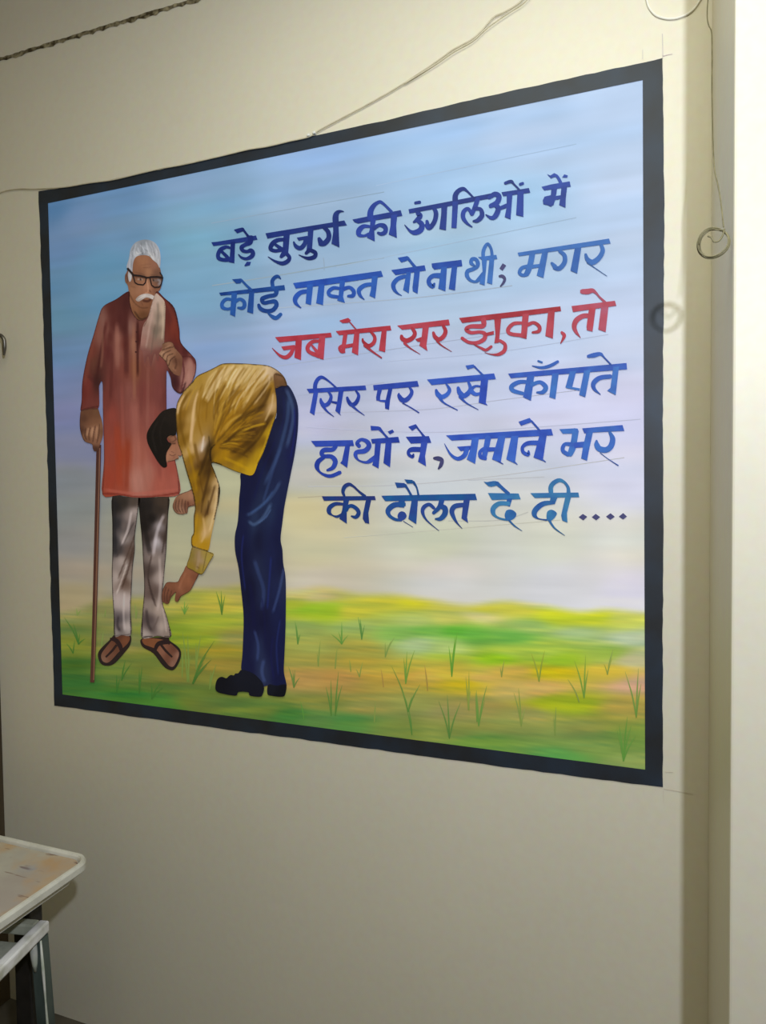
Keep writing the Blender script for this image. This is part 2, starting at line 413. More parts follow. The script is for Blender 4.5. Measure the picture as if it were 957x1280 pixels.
def seg_dist(x, y, pts):
    """distance to the polyline and parameter 0..1 along it"""
    best = np.full(x.shape, 1e9); tt = np.zeros(x.shape); n = len(pts)-1
    for i in range(n):
        ax_, ay_ = pts[i][0], pts[i][1]; bx, by = pts[i+1][0], pts[i+1][1]
        dx, dy = bx-ax_, by-ay_; L = dx*dx+dy*dy+1e-9
        t = np.clip(((x-ax_)*dx+(y-ay_)*dy)/L, 0, 1)
        d = np.hypot(x-ax_-t*dx, y-ay_-t*dy)
        k = d < best; best[k] = d[k]; tt[k] = ((i+t)/n)[k]
    return best, tt
def brush(col, x, y, strokes):
    """blend soft brush strokes (pts, width, colour, alpha) into the colours"""
    for st in strokes:
        pts, wd_, c, al = st[:4]
        pts = crom([p[:2] for p in pts], 4) if len(pts) > 2 else [np.asarray(p[:2], float) for p in pts]
        d, t = seg_dist(x, y, pts)
        h = wd_/2.0
        k = np.clip(1.15-(d/h)**2*0.65, 0, 1)*(d < h*1.34)
        taper = np.clip(np.minimum(t, 1-t)*8+0.35, 0, 1) if (len(st) < 5 or st[4]) else 1.0
        a = (al*k*taper)[:, None]
        col = col*(1-a) + np.asarray(c, float)*a
    return col
def inside(poly, x, y):
    r = np.zeros(x.shape, bool); n = len(poly); j = n-1
    for i in range(n):
        xi, yi = poly[i]; xj, yj = poly[j]
        c = ((yi > y) != (yj > y)) & (x < (xj-xi)*(y-yi)/(yj-yi+1e-12)+xi)
        r ^= c; j = i
    return r
def resample(poly, step):
    out = []; n = len(poly)
    for i in range(n):
        a = np.asarray(poly[i], float); b = np.asarray(poly[(i+1) % n], float)
        k = max(1, int(np.hypot(*(b-a))/step))
        for q in range(k): out.append(a+(b-a)*q/k)
    return out
def patch(polys, step=1.5, smooth=True):
    """triangulate painted shapes (pixel outlines): returns xs, ys, faces"""
    X, Y, Fc = [], [], []
    for poly in polys:
        b = crom(poly, 4, True) if smooth else [np.asarray(p, float) for p in poly]
        b = resample(b, step)
        xs = np.array([p[0] for p in b]); ys = np.array([p[1] for p in b])
        gx, gy = np.meshgrid(np.arange(xs.min(), xs.max(), step), np.arange(ys.min(), ys.max(), step*0.9))
        gx = gx + (np.arange(gx.shape[0]) % 2)[:, None]*step*0.5
        gx = gx.ravel(); gy = gy.ravel()
        k = inside([tuple(p) for p in b], gx, gy); gx, gy = gx[k], gy[k]
        if len(gx):
            d, _ = seg_dist(gx, gy, [tuple(p) for p in b]+[tuple(b[0])]); k = d > step*0.55; gx, gy = gx[k], gy[k]
        co = [Vector((float(p[0]), float(p[1]))) for p in b] + [Vector((float(u), float(v))) for u, v in zip(gx, gy)]
        nb = len(b); ed = [(i, (i+1) % nb) for i in range(nb)]
        v, e, f, *_ = delaunay_2d_cdt(co, ed, [list(range(nb))], 1, 1e-4)
        off = sum(len(q) for q in X)
        X.append(np.array([q.x for q in v])); Y.append(np.array([q.y for q in v]))
        Fc += [tuple(i+off for i in q) for q in f]
    return np.concatenate(X), np.concatenate(Y), Fc
# how strongly each figure area is mixed towards the darker pigments (colour, contrast, pivot)
TONE = {'painted_kurta': ((.86, .80, .77), 0.0, 180.), 'painted_shawl': ((.95, .93, .90), .25, 165.), 'painted_trouser_leg': ((1, 1, 1), .80, 165.), 'painted_hand': ((.97, .93, .90), .15, 165.),
        'painted_old_man': ((.96, .93, .90), .15, 165.), 'painted_young_man': ((.95, .92, .90), .1, 165.), 'painted_shirt': ((1, 1, 1.02), .28, 150.), 'painted_foot': ((.92, .88, .85), .1, 160.)}
def painted(name, parent, polys, ctrl, strokes=(), d=0.003, step=1.5, smooth=True, m=None, ax=1.0, ay=1.0, soft=4.0, ang=0.0):
    if not isinstance(polys[0][0], (tuple, list)): polys = [polys]
    x, y, fc = patch(polys, step, smooth)
    col = field(x, y, ctrl, ax, ay, soft, 1.6, ang); col = brush(col, x, y, strokes)
    mul, ex, piv = TONE.get(name, ((1, 1, 1), 0.0, 180.0))
    lum = np.clip(col.mean(1, keepdims=True), 4, 255)
    col = col*np.array(mul)*np.minimum((lum/piv)**ex, 1.1)
    return mesh_from(name, PW(x, y, d), fc, pigment(x, y, col), parent, m or M_fig)
class Crop:
    def __init__(s, x0, y0, k): s.x0, s.y0, s.k = x0, y0, k
    def __call__(s, *pts): return [(s.x0+p[0]/s.k, s.y0+p[1]/s.k) for p in pts]
    def c(s, *items): return [(s.x0+i[0]/s.k, s.y0+i[1]/s.k, i[2]) for i in items]
    def s_(s, items): return [([(s.x0+p[0]/s.k, s.y0+p[1]/s.k) for p in i[0]], i[1]/s.k, *i[2:]) for i in items]

# ------------------------------------------------------------------ border (a flat painted frame with a slightly shaky edge)
OUT = [(48, 239), (120, 228), (200, 212), (300, 190), (385, 171), (480, 151), (600, 122), (720, 96), (828, 73),
       (829, 200), (830, 270), (828, 500), (829, 640), (828, 800), (828, 984),
       (740, 973), (640, 960), (520, 944), (400, 927), (300, 914), (200, 900), (120, 889), (68, 882),
       (64, 760), (60, 600), (55, 430), (51, 320)]
INN = [(60, 254), (803, 100), (806, 962), (78, 868)]
def border():
    bm = bmesh.new()
    o = resample(OUT, 12); n = len(o)
    rng = np.random.RandomState(3)
    o = [p + rng.uniform(-.5, .5, 2) for p in o]
    inn = resample(INN, 4)
    inn = np.array(inn)
    ov = [bm.verts.new(PW(p[0], p[1], 0.0016)) for p in o]
    # nearest inner point by running parameter
    cx, cy = 440, 560
    def near(p):
        x0, y0 = p
        # clamp onto the inner quad by projecting towards it
        d = ((inn-np.array([x0, y0]))**2).sum(1); return inn[d.argmin()]
    q = [near(p) for p in o]
    corners = [np.array(c, float) for c in INN]
    for c in corners:                                   # keep the inner corners crisp
        k = min(range(n), key=lambda i: ((o[i]-c)**2).sum()); q[k] = c
    iv = [bm.verts.new(PW(p[0], p[1], 0.0016)) for p in q]
    for i in range(n):
        j = (i+1) % n
        bm.faces.new((ov[i], ov[j], iv[j], iv[i]))
    bmesh.ops.remove_doubles(bm, verts=bm.verts, dist=1e-5)
    r = mesh_obj('painted_border', bm, M_border, MURAL)
    me = r.data; b2 = bmesh.new(); b2.from_mesh(me)
    bmesh.ops.reverse_faces(b2, faces=[f for f in b2.faces if f.normal.y > 0]); b2.to_mesh(me); b2.free()
    r['label'] = 'black painted border'
border()

# ------------------------------------------------------------------ sky and meadow
BG = [(65,262,(80,118,155)),(100,275,(108,135,168)),(75,310,(98,128,162)),(75,360,(92,130,158)),(75,400,(92,130,152)),(78,440,(100,128,158)),(80,480,(112,125,158)),
 (85,520,(118,122,155)),(88,560,(122,125,148)),(90,600,(120,125,128)),(95,640,(128,130,125)),(90,680,(132,130,125)),(95,715,(148,138,122)),(95,742,(155,140,105)),
 (150,240,(100,135,170)),(150,290,(105,140,170)),(130,330,(95,138,165)),(135,360,(95,140,168)),
 (230,230,(130,160,192)),(240,270,(125,165,190)),(240,300,(118,163,185)),(240,340,(120,162,188)),(240,380,(118,160,188)),(235,410,(128,158,190)),(255,440,(138,162,198)),
 (220,470,(140,150,185)),(215,500,(140,140,180)),(125,500,(120,128,160)),(125,560,(122,125,150)),(225,600,(160,160,130)),(215,660,(165,162,130)),(230,690,(165,162,130)),(280,620,(178,172,135)),(290,600,(180,175,138)),
 (280,690,(165,160,130)),(285,720,(165,155,130)),(165,650,(140,140,125)),(165,720,(150,142,125)),
 (390,185,(150,180,220)),(390,250,(150,180,210)),(390,320,(150,178,205)),(400,410,(160,185,215)),(390,440,(165,175,210)),(400,460,(175,185,212)),(380,530,(185,188,215)),(380,590,(190,188,180)),(375,640,(200,192,150)),(390,690,(195,190,155)),(400,728,(195,188,170)),
 (550,150,(168,200,238)),(545,210,(170,202,235)),(560,300,(168,200,225)),(550,385,(178,200,225)),(540,440,(185,198,225)),(535,520,(200,204,228)),(540,600,(205,208,210)),(545,680,(205,205,178)),(560,720,(208,204,198)),
 (650,170,(185,212,245)),(700,400,(195,212,240)),(700,500,(208,212,240)),(690,680,(212,212,195)),(700,730,(215,213,215)),(640,250,(172,208,240)),(660,330,(180,205,232)),
 (790,115,(195,220,252)),(790,250,(198,220,250)),(790,400,(205,218,245)),(795,520,(210,214,245)),(795,600,(215,215,235)),(795,680,(218,217,205)),(795,740,(222,218,232))]
GR = [(85,768,(140,138,80)),(95,762,(140,135,85)),(110,772,(130,130,70)),(150,770,(130,125,75)),(90,790,(100,115,55)),(85,805,(110,120,45)),(85,830,(60,95,35)),(100,855,(50,95,40)),(150,800,(120,120,70)),(150,840,(95,115,50)),(160,870,(50,105,40)),(180,830,(105,115,50)),(200,860,(85,110,45)),
 (220,745,(160,155,85)),(240,745,(165,160,60)),(270,750,(175,165,60)),(290,745,(170,160,80)),(220,790,(120,140,40)),(260,780,(150,160,50)),(250,800,(135,150,40)),(230,820,(110,120,50)),(275,815,(155,140,45)),(280,830,(155,130,50)),(250,845,(110,115,50)),(215,850,(110,110,50)),(240,870,(100,115,45)),(260,880,(90,110,50)),(200,880,(60,115,45)),(295,800,(140,135,70)),(120,880,(60,110,45)),
 (365,738,(200,185,115)),(430,738,(195,185,90)),(400,748,(195,178,120)),(365,757,(165,175,50)),(385,762,(150,182,40)),(410,765,(150,180,40)),(440,765,(190,185,60)),(480,750,(195,190,60)),(520,752,(198,192,40)),(560,757,(195,190,80)),(600,760,(200,195,60)),(640,757,(205,200,70)),(700,768,(200,208,40)),(740,770,(200,208,40)),(785,772,(200,205,90)),
 (440,782,(140,165,90)),(380,785,(150,165,85)),(520,780,(160,180,100)),(560,778,(185,190,95)),(590,795,(105,170,62)),(570,792,(95,168,50)),(530,792,(120,175,70)),(500,796,(130,175,80)),(640,795,(110,175,70)),(600,770,(200,195,130)),(660,782,(160,190,100)),(720,790,(165,190,130)),(790,800,(180,195,160)),
 (560,810,(170,190,110)),(520,806,(165,185,130)),(640,812,(165,190,70)),(680,812,(165,190,70)),(620,822,(140,185,30)),(700,822,(150,185,40)),(760,818,(150,180,70)),(790,825,(190,185,140)),
 (400,808,(150,155,75)),(450,812,(155,150,65)),(400,825,(155,145,65)),(450,825,(165,150,60)),(500,832,(172,160,60)),(560,820,(160,180,60)),(560,840,(185,165,60)),(600,850,(195,165,85)),(690,840,(195,175,20)),(640,840,(190,160,70)),(760,838,(200,175,60)),(795,855,(195,155,125)),
 (380,850,(165,135,75)),(420,852,(172,135,70)),(480,850,(178,148,60)),(530,845,(190,155,70)),(580,856,(182,165,30)),(640,865,(185,165,90)),(680,862,(195,160,90)),(690,880,(150,165,30)),(720,882,(150,165,30)),(780,885,(170,150,70)),
 (400,880,(125,130,60)),(460,885,(145,138,70)),(520,882,(150,150,75)),(560,890,(150,140,80)),(640,905,(130,140,70)),(720,910,(130,140,70)),(790,920,(115,140,60)),(660,895,(155,150,80)),(600,885,(150,140,75)),
 (360,895,(70,120,50)),(400,900,(90,125,60)),(430,903,(80,130,60)),(500,915,(110,130,60)),(560,915,(120,135,65)),(600,932,(100,140,60)),(700,945,(90,150,70)),(790,955,(130,150,80)),(740,930,(120,145,70)),(290,890,(95,120,50)),(330,890,(100,120,50))]
HZ = [(60,768),(78,764),(110,755),(150,748),(220,738),(290,734),(360,735),(430,741),(500,748),(560,753),(640,754),(700,760),(760,766),(815,768)]
def hz(x): return np.interp(x, [p[0] for p in HZ], [p[1] for p in HZ])
def vnoise(x, y, sx, sy, seed):
    r = np.random.RandomState(seed); g = r.rand(400, 400)
    u = x/sx; v = y/sy; i = np.floor(u).astype(int); j = np.floor(v).astype(int)
    fu = u-i; fv = v-j; fu = fu*fu*(3-2*fu); fv = fv*fv*(3-2*fv)
    G = lambda a, b: g[a % 400, b % 400]
    return (G(i, j)*(1-fu)+G(i+1, j)*fu)*(1-fv)+(G(i, j+1)*(1-fu)+G(i+1, j+1)*fu)*fv
def background():
    NX, NY = 230, 260
    S_, T_ = np.meshgrid(np.linspace(0, 1, NX), np.linspace(0, 1, NY))
    a, b, c, d = [np.array(p, float) for p in ((57, 249), (808, 94), (811, 968), (74, 873))]
    pt = (a*(1-S_[..., None])+b*S_[..., None])*(1-T_[..., None])+(d*(1-S_[..., None])+c*S_[..., None])*T_[..., None]
    x = pt[..., 0].ravel(); y = pt[..., 1].ravel()
    h = hz(x)
    # brush strokes run along the rows of the painting: u across, v down
    row = (T_.ravel())*860
    sky = field(x, y, BG, 1.5, 1.0, 9.0, 1.7)
    n1 = vnoise(S_.ravel()*760, row, 90, 9, 1)-.5; n2 = vnoise(S_.ravel()*760, row, 40, 30, 2)-.5; n3 = vnoise(S_.ravel()*760+300, row, 130, 22, 9)-.5
    sky = sky*(1+0.045*n1[:, None]+0.04*n2[:, None])
    sky = sky + np.stack([n3*9, n3*1, -n3*5], 1)
    yy = y + (vnoise(x, y, 70, 14, 4)-.5)*8
    gr = field(x, yy, GR, 3.2, 1.0, 3.5, 1.9)
    m1 = vnoise(x, y, 75, 3.2, 5)-.5; m2 = vnoise(x, y, 30, 7, 6)-.5
    gr = gr*(1+0.16*m1[:, None]+0.10*m2[:, None]) + np.stack([m1*16, -m1*4, -m1*10], 1)
    edge = (vnoise(x, y, 45, 200, 8)-.5)*10
    k = np.clip((y-h-edge+7)/14, 0, 1); k = k*k*(3-2*k)
    col = sky*(1-k[:, None])+gr*k[:, None]
    # faint ruled guide lines behind the lettering
    G = (140, 140, 140); T2 = (165, 150, 125)
    rules = [([(264,279),(480,240)],1.6,G,.35),([(265,357),(330,347),(480,322)],2.2,T2,.35),([(420,334),(720,272)],1.6,G,.2),([(470,232),(720,180)],1.6,G,.15),
             ([(345,458),(480,438),(640,415)],1.6,G,.3),([(370,495),(480,478)],1.4,G,.18),([(390,516),(530,512),(625,500),(720,488)],1.5,G,.35),
             ([(345,385),(520,372),(640,357)],2.0,T2,.25),([(480,452),(620,440),(760,418)],1.4,G,.18),([(385,608),(500,606),(620,595),(780,572)],1.5,G,.22),([(383,534),(560,540),(800,524)],1.4,G,.16),
             ([(372,622),(405,620)],1.6,T2,.5),([(560,651),(625,650),(660,640)],1.6,G,.3),([(585,600),(680,596)],1.6,G,.2),([(430,672),(700,650)],1.2,G,.12),([(405,338),(405,330),(404,322)],1.5,G,.35)]
    pts = PW(x, y, 0.0008); pg = pigment(x, y, np.clip(col, 4, 255))
    idx = np.arange(NX*NY).reshape(NY, NX)
    q = np.stack([idx[:-1, :-1], idx[:-1, 1:], idx[1:, 1:], idx[1:, :-1]], -1).reshape(-1, 4)
    low = (y-h) > 0; ml = low[q].mean(1) >= .5
    for name, mk, m in (('painted_sky', ~ml, M_sky), ('painted_meadow', ml, M_meadow)):
        f = q[mk]; used = np.unique(f); mp = np.full(NX*NY, -1); mp[used] = np.arange(len(used))
        mesh_from(name, pts[used], mp[f], pg[used], MURAL, m)
    for ri, (pl, wd_, c, al) in enumerate(rules):
        q = crom(pl, 4) if len(pl) > 2 else [np.array(pl[0], float)*(1-k_)+np.array(pl[1], float)*k_ for k_ in np.linspace(0, 1, 7)]
        bgc = field(np.array([p[0] for p in q]), np.array([p[1] for p in q]), BG, 1.6, 1.0, 14.0, 1.7).mean(0)
        ribbon_mesh('pencil_rule', MURAL, [([(p[0], p[1], wd_*.62) for p in q], bgc*(1-al*.8)+np.array(c)*al*.8)], M_sky, 0.00095+ri*1.5e-5)

# ------------------------------------------------------------------ grass tufts
def strip(pts_w):
    """variable-width ribbon in pixels: list of (x, y, w) -> left and right edges"""
    p = np.array(crom(pts_w, 5)); d = np.gradient(p[:, :2], axis=0)
    L = np.hypot(d[:, 0], d[:, 1])+1e-9; nx, ny = -d[:, 1]/L, d[:, 0]/L; w = np.maximum(p[:, 2], 0.15)/2
    return np.stack([p[:, 0]+nx*w, p[:, 1]+ny*w], 1), np.stack([p[:, 0]-nx*w, p[:, 1]-ny*w], 1)
def ribbon_mesh(name, parent, ribbons, m, d0):
    V, Fc, Cc = [], [], []; off = 0
    for i, (pts_w, c) in enumerate(ribbons):
        a, b = strip(pts_w); n = len(a); d = d0+i*6e-5
        V.append(PW(a[:, 0], a[:, 1], d)); V.append(PW(b[:, 0], b[:, 1], d))
        t = np.linspace(0, 1, n)[:, None]; c = np.asarray(c, float)
        cc = c[0]*(1-t)+c[1]*t if c.ndim == 2 else np.repeat(c[None], n, 0)
        Cc.append(pigment(a[:, 0], a[:, 1], cc)); Cc.append(pigment(b[:, 0], b[:, 1], cc))
        for k in range(n-1): Fc.append((off+k, off+k+1, off+n+k+1, off+n+k))
        off += 2*n
    return mesh_from(name, np.concatenate(V), Fc, np.concatenate(Cc), parent, m)
background()
TN = [0]
def tufts(x0, y0, k, items):
    for (bx, by), tips, col in items:
        rb = []
        for (tx, ty) in tips:
            x1, y1, x2, y2 = x0+bx/k, y0+by/k, x0+tx/k, y0+ty/k
            mx, my = (x1+x2)/2+(x1-x2)*.12, (y1+y2)/2
            w = 2.1 if abs(y1-y2) > 25 else 1.7
            hi = np.asarray(col)*1.12+8
            w *= .82
            bg = field(np.array([mx]), np.array([my]), GR, 3.2, 1.0, 3.5, 1.9)[0]
            rb.append(([(x1, y1, w*.7), (mx, my, w), (x2, y2, .25)], (np.asarray(col)*.78+bg*.22, hi*.5+bg*.5)))
        TN[0] += 1
        ribbon_mesh('painted_grass_tuft', MURAL, rb, M_fig, 0.00125+TN[0]*1.1e-5)
g1 = (60,110,45); g2 = (75,130,50); g3 = (105,130,60); g4 = (45,95,35)
tufts(340, 700, 3.68, [
 ((118,388),[(105,280),(130,340),(112,300),(122,345)],g1),((320,388),[(320,285),(285,350),(270,340),(350,345),(305,330)],g2),
 ((412,366),[(395,262),(425,300),(405,270)],g1),((520,447),[(565,352),(520,380),(548,370)],g3),((212,490),[(222,370),(206,425)],g3),
 ((100,588),[(95,508),(75,490),(127,540),(105,505),(88,540)],g1),((272,718),[(247,583),(270,552),(262,640)],g1),((290,718),[(305,513),(322,575),(300,560)],g1),
 ((614,570),[(620,420),(655,415),(605,450)],g2),((826,537),[(852,330),(812,395),(842,350),(830,430)],(55,125,40)),
 ((625,700),[(548,485),(598,600),(680,572),(642,630)],g1),((643,806),[(620,690),(628,680)],g1),((815,822),[(805,618),(765,648),(866,655),(808,680)],g1),
 ((362,515),[(355,458)],g3),((402,540),[(417,468),(385,500)],g3),((512,585),[(500,500)],(140,110,60)),((715,602),[(710,528),(700,478)],(135,115,55)),((905,692),[(905,510)],g3),
 ((942,745),[(935,608),(945,650)],g2),((470,748),[(476,650)],g3),((146,735),[(130,650)],g2),((290,500),[(300,400)],g3)])
tufts(560, 720, 3.418, [
 ((388,452),[(355,330),(412,318),(375,380)],g3),((228,432),[(240,358),(222,390)],g3),((580,522),[(587,335),(538,358),(598,400)],g2),((680,422),[(706,308),(665,375),(700,350)],g3),
 ((803,605),[(755,408),(812,395),(824,460),(790,520)],g2),((748,792),[(730,638),(782,638),(765,600),(722,660),(802,680)],g2),((130,642),[(120,488),(157,530),(165,468)],g2),
 ((312,642),[(280,498),(330,560),(300,478)],g3),((456,682),[(450,600),(460,560)],g3),((86,572),[(75,430),(95,490)],g3),((560,540),[(510,440)],g3)])
tufts(60, 700, 4.785, [
 ((182,505),[(98,345),(130,395),(190,438),(222,470),(150,380)],g4),((175,332),[(170,288),(197,300)],g3),((340,337),[(346,288)],g3),((526,352),[(520,258),(536,290)],g3),
 ((816,325),[(815,248),(842,278),(795,278)],g2),((410,792),[(410,685),(432,708)],g4),((546,802),[(545,655),(562,640)],g4),((620,832),[(678,725),(620,738),(692,758)],g4),
 ((440,722),[(462,598),(500,618)],g4),((868,742),[(948,565),(950,630),(900,640)],g4),((802,702),[(806,518)],g3),((842,732),[(835,448)],g3),((320,522),[(332,428)],g3),((150,560),[(110,500),(160,480)],g4)])
tufts(200, 650, 5.336, [
 ((412,632),[(373,475),(407,472),(433,500),(395,560)],g4),((160,622),[(165,542),(188,556)],g2),((215,1092),[(362,805),(342,930),(290,950)],g4),((182,1082),[(150,745),(202,900)],g3),((240,1002),[(272,768),(240,820)],g3),((330,1130),[(340,1010),(375,960)],g3)])
# ------------------------------------------------------------------ painted old man
A = Crop(80, 280, 4.785); B = Crop(80, 440, 4.785); Cc_ = Crop(80, 600, 4.57); D = Crop(170, 430, 4.35); E_ = Crop(180, 600, 4.35)
INK = (45, 30, 28)
def old_man():
    # skin: head, neck and the hidden body in one shape; hands and feet beside it
    head = A((384,268),(400,215),(430,180),(480,168),(530,190),(562,230),(578,280),(586,330),(580,380),(562,408),(548,440),(536,480),(520,505),(505,560),(470,620),(430,600),(395,530),(384,470),(386,405),(380,365),(366,345),(364,310),(374,288))
    sk = A.c((470,230,(162,114,84)),(430,255,(150,102,74)),(400,270,(135,92,68)),(540,250,(150,105,85)),(505,285,(165,120,90)),(455,290,(140,95,70)),(555,290,(120,85,68)),
             (410,390,(152,108,80)),(440,400,(160,115,88)),(498,380,(178,128,100)),(498,410,(165,115,88)),(545,400,(135,92,72)),(480,485,(138,92,66)),(450,470,(140,95,70)),(520,475,(130,85,60)),(430,520,(142,96,66)),(400,470,(150,102,72)),(470,545,(108,70,46)),(440,560,(120,80,52)),(370,320,(118,84,70)),(385,350,(140,98,74)),(575,340,(110,82,70)))
    ss = A.s_([([(420,520),(455,568),(492,560)],10,(70,42,30),.7),([(392,420),(420,470),(460,500),(505,500)],7,(95,60,42),.6),([(497,330),(503,400),(485,412)],7,(200,155,125),.6),([(510,395),(520,410)],7,(105,68,50),.7),
               ([(425,318),(455,312),(478,325)],26,(118,82,66),.6),([(440,330),(470,332)],12,(165,150,140),.75),([(455,328),(458,336)],11,(55,38,34),.9),([(530,335),(560,340)],16,(120,110,108),.6),([(560,330),(575,345),(565,365)],14,(150,150,158),.7),([(532,332),(536,340)],11,(50,38,36),.85),
               ([(425,290),(460,296),(485,308)],8,(110,80,62),.5),([(520,305),(560,305)],8,(110,80,62),.5),([(470,262),(520,258)],5,(125,85,62),.5),([(460,245),(520,240)],5,(130,88,64),.4),([(470,458),(500,462),(520,450)],14,(82,44,36),.85),([(445,440),(460,460),(470,490)],5,(110,72,52),.5),([(372,300),(380,330),(376,352)],6,(80,54,44),.6),([(402,372),(425,380)],10,(120,82,60),.4)])
    root = painted('painted_old_man', MURAL, head, sk, ss, 0.0030, 1.2)
    root['label'] = 'painted old man with white hair, spectacles and a walking stick'
    # kurta
    K = [(161,364),(145,374),(129,383),(123,397),(117,418),(109,445),(103,476),(102,500),(101,514),(112,512),(123,510),(124,494),(124,482),(128,478),(128.5,511),(130,574),(128,618),(149,619),(170,622),(197,621),(224,617.5),(222,590),(215,560),(209,530),(208,500),(208,470),(209,463),(213,472),(216,485),(226,492),(237,482),(244,468),(245,452),(239,443),(226,428),(224,410),(218,385),(205,372),(196,364),(192,374),(188,386),(183,397),(174,400),(166,391),(162,376)]
    kc = [(140,385,(90,45,42)),(150,400,(85,40,40)),(128,400,(138,98,88)),(125,420,(140,92,80)),(132,415,(150,105,92)),(115,440,(118,62,52)),(110,480,(120,56,50)),(104,490,(110,48,42)),(112,508,(115,60,55)),(122,460,(85,45,42)),(121,475,(62,34,34)),(118,455,(105,65,52)),
          (150,380,(84,42,40)),(157,380,(75,36,36)),(147,422,(160,112,98)),(148,440,(150,100,88)),(156,430,(112,55,48)),(155,410,(80,38,36)),(142,405,(92,44,42)),(135,440,(98,46,46)),(137,420,(95,45,42)),(155,462,(130,72,62)),(163,410,(150,112,102)),(167,430,(162,118,98)),(170,460,(140,88,62)),(173,425,(84,36,34)),(177,440,(150,100,90)),(190,440,(148,110,98)),(200,450,(138,78,72)),(185,465,(128,74,64)),
          (210,400,(105,46,42)),(222,420,(112,45,38)),(213,385,(100,50,48)),(216,410,(128,58,45)),(232,440,(85,36,38)),(218,440,(92,42,42)),(222,480,(70,30,34)),(218,478,(60,28,34)),
          (140,480,(115,60,55)),(150,490,(130,75,68)),(162,490,(142,88,80)),(180,490,(130,70,65)),(200,490,(132,74,70)),(134,500,(120,62,56)),(206,495,(110,58,55)),
          (140,520,(150,75,64)),(165,520,(150,88,80)),(190,520,(150,88,80)),(140,560,(155,75,60)),(155,570,(162,74,48)),(175,570,(172,104,88)),(195,570,(160,88,78)),(205,545,(150,80,72)),
          (140,600,(162,72,52)),(150,610,(165,82,62)),(172,600,(190,138,124)),(185,590,(180,120,105)),(200,605,(180,102,86)),(218,605,(176,100,86)),(215,580,(170,90,76)),
          (238,455,(188,145,132)),(235,470,(192,148,134)),(229,478,(195,150,136)),(242,447,(115,55,52)),(228,487,(150,105,95))]
    ks = [([(146,405),(147,460)],5,(170,120,105),.5),([(157,385),(158,470)],6,(80,36,36),.6),([(172,400),(172,470)],3.2,(66,28,28),.75),([(167,405),(168,500)],4,(175,125,95),.45),([(178,440),(176,520)],5,(120,65,60),.4),([(185,455),(184,540)],4,(165,110,98),.4),
          ([(140,440),(138,500)],4,(95,45,42),.5),([(152,480),(154,560)],4,(165,95,85),.35),([(168,500),(172,615)],10,(190,130,115),.35),([(146,530),(150,610)],8,(170,68,40),.45),([(160,550),(158,612)],5,(150,62,40),.5),([(195,510),(200,600)],5,(140,70,62),.35),([(205,500),(206,530)],4,(115,60,58),.4),
          ([(124,400),(113,440),(106,480)],5,(135,75,62),.4),([(132,405),(126,440),(120,480)],3.2,(70,32,32),.6),([(133,400),(130,440)],4,(100,46,44),.5),([(128,415),(128,440),(126,460)],3,(150,105,85),.5),([(110,470),(118,478)],4,(80,38,38),.4),
          ([(131,612),(170,617),(222,612)],4,(195,110,95),.5),([(129,617),(150,618),(170,621),(197,620),(223,616)],2.2,(125,50,42),.8,0),([(205,374),(216,395),(222,425)],4,(130,60,46),.5),([(214,430),(212,450),(213,470)],3,(60,26,30),.5),
          ([(227,448),(230,466),(226,488)],2.2,(95,45,48),.8),([(235,460),(229,478)],2,(170,120,108),.6),([(226,446),(238,446),(244,455)],2,(80,36,38),.7),([(216,486),(226,491),(232,478)],2.2,(55,24,32),.7),
          (K[36:]+K[:1],1.8,(50,22,25),.8,0),(K[29:37],1.8,(45,20,26),.85,0),(K[14:17],1.6,(80,34,32),.6,0),(K[0:9],1.7,(62,26,28),.75,0),(K[20:26],1.5,(70,32,32),.7,0),([(101,513),(112,510),(123,508)],2,(75,36,34),.7,0)]
    kurta = painted('painted_kurta', root, K, kc, ks, 0.0034, 1.35, ay=2.0, soft=3.0)
    kurta['label'] = 'painted long red kurta'
    # collar line, buttons
    for r in ([(170.5,414,2.0),(170.8,416,2.0)],[(170,426,2.0),(170.3,428,2.0)],[(169.6,439,2.0),(169.8,441,2.0)]):
        ribbon_mesh('painted_button', root, [(r, (60,30,28))], M_fig, 0.0037)
    # shawl over his left shoulder
    painted('painted_shawl', root, A((545,418),(572,430),(604,472),(606,560),(600,690),(592,765),(577,742),(562,822),(542,772),(518,855),(503,790),(482,835),(468,760),(456,740),(470,620),(500,560),(520,490)),
            A.c((560,445,(188,168,156)),(540,480,(185,160,148)),(590,500,(188,165,145)),(560,560,(150,132,118)),(595,580,(180,158,138)),(520,560,(180,150,138)),(500,640,(168,132,122)),(550,640,(126,112,98)),(590,660,(165,142,125)),(480,700,(165,120,110)),(520,720,(150,118,105)),(575,720,(145,118,104)),(480,770,(142,92,86)),(500,800,(132,78,72)),(530,815,(128,74,68)),(560,775,(132,78,72)),(590,745,(132,78,72))),
            A.s_([([(560,470),(562,560),(545,700)],14,(125,112,100),.5),([(585,480),(592,600),(585,690)],10,(200,178,155),.5),([(530,520),(510,620),(490,740)],12,(190,160,148),.5),([(603,470),(606,560),(600,690)],5,(95,60,50),.6,0),([(545,420),(520,490),(500,560),(478,610)],5,(105,70,60),.6,0),([(545,600),(530,700),(520,780)],8,(110,90,80),.4)]),
            0.0038, 1.3)
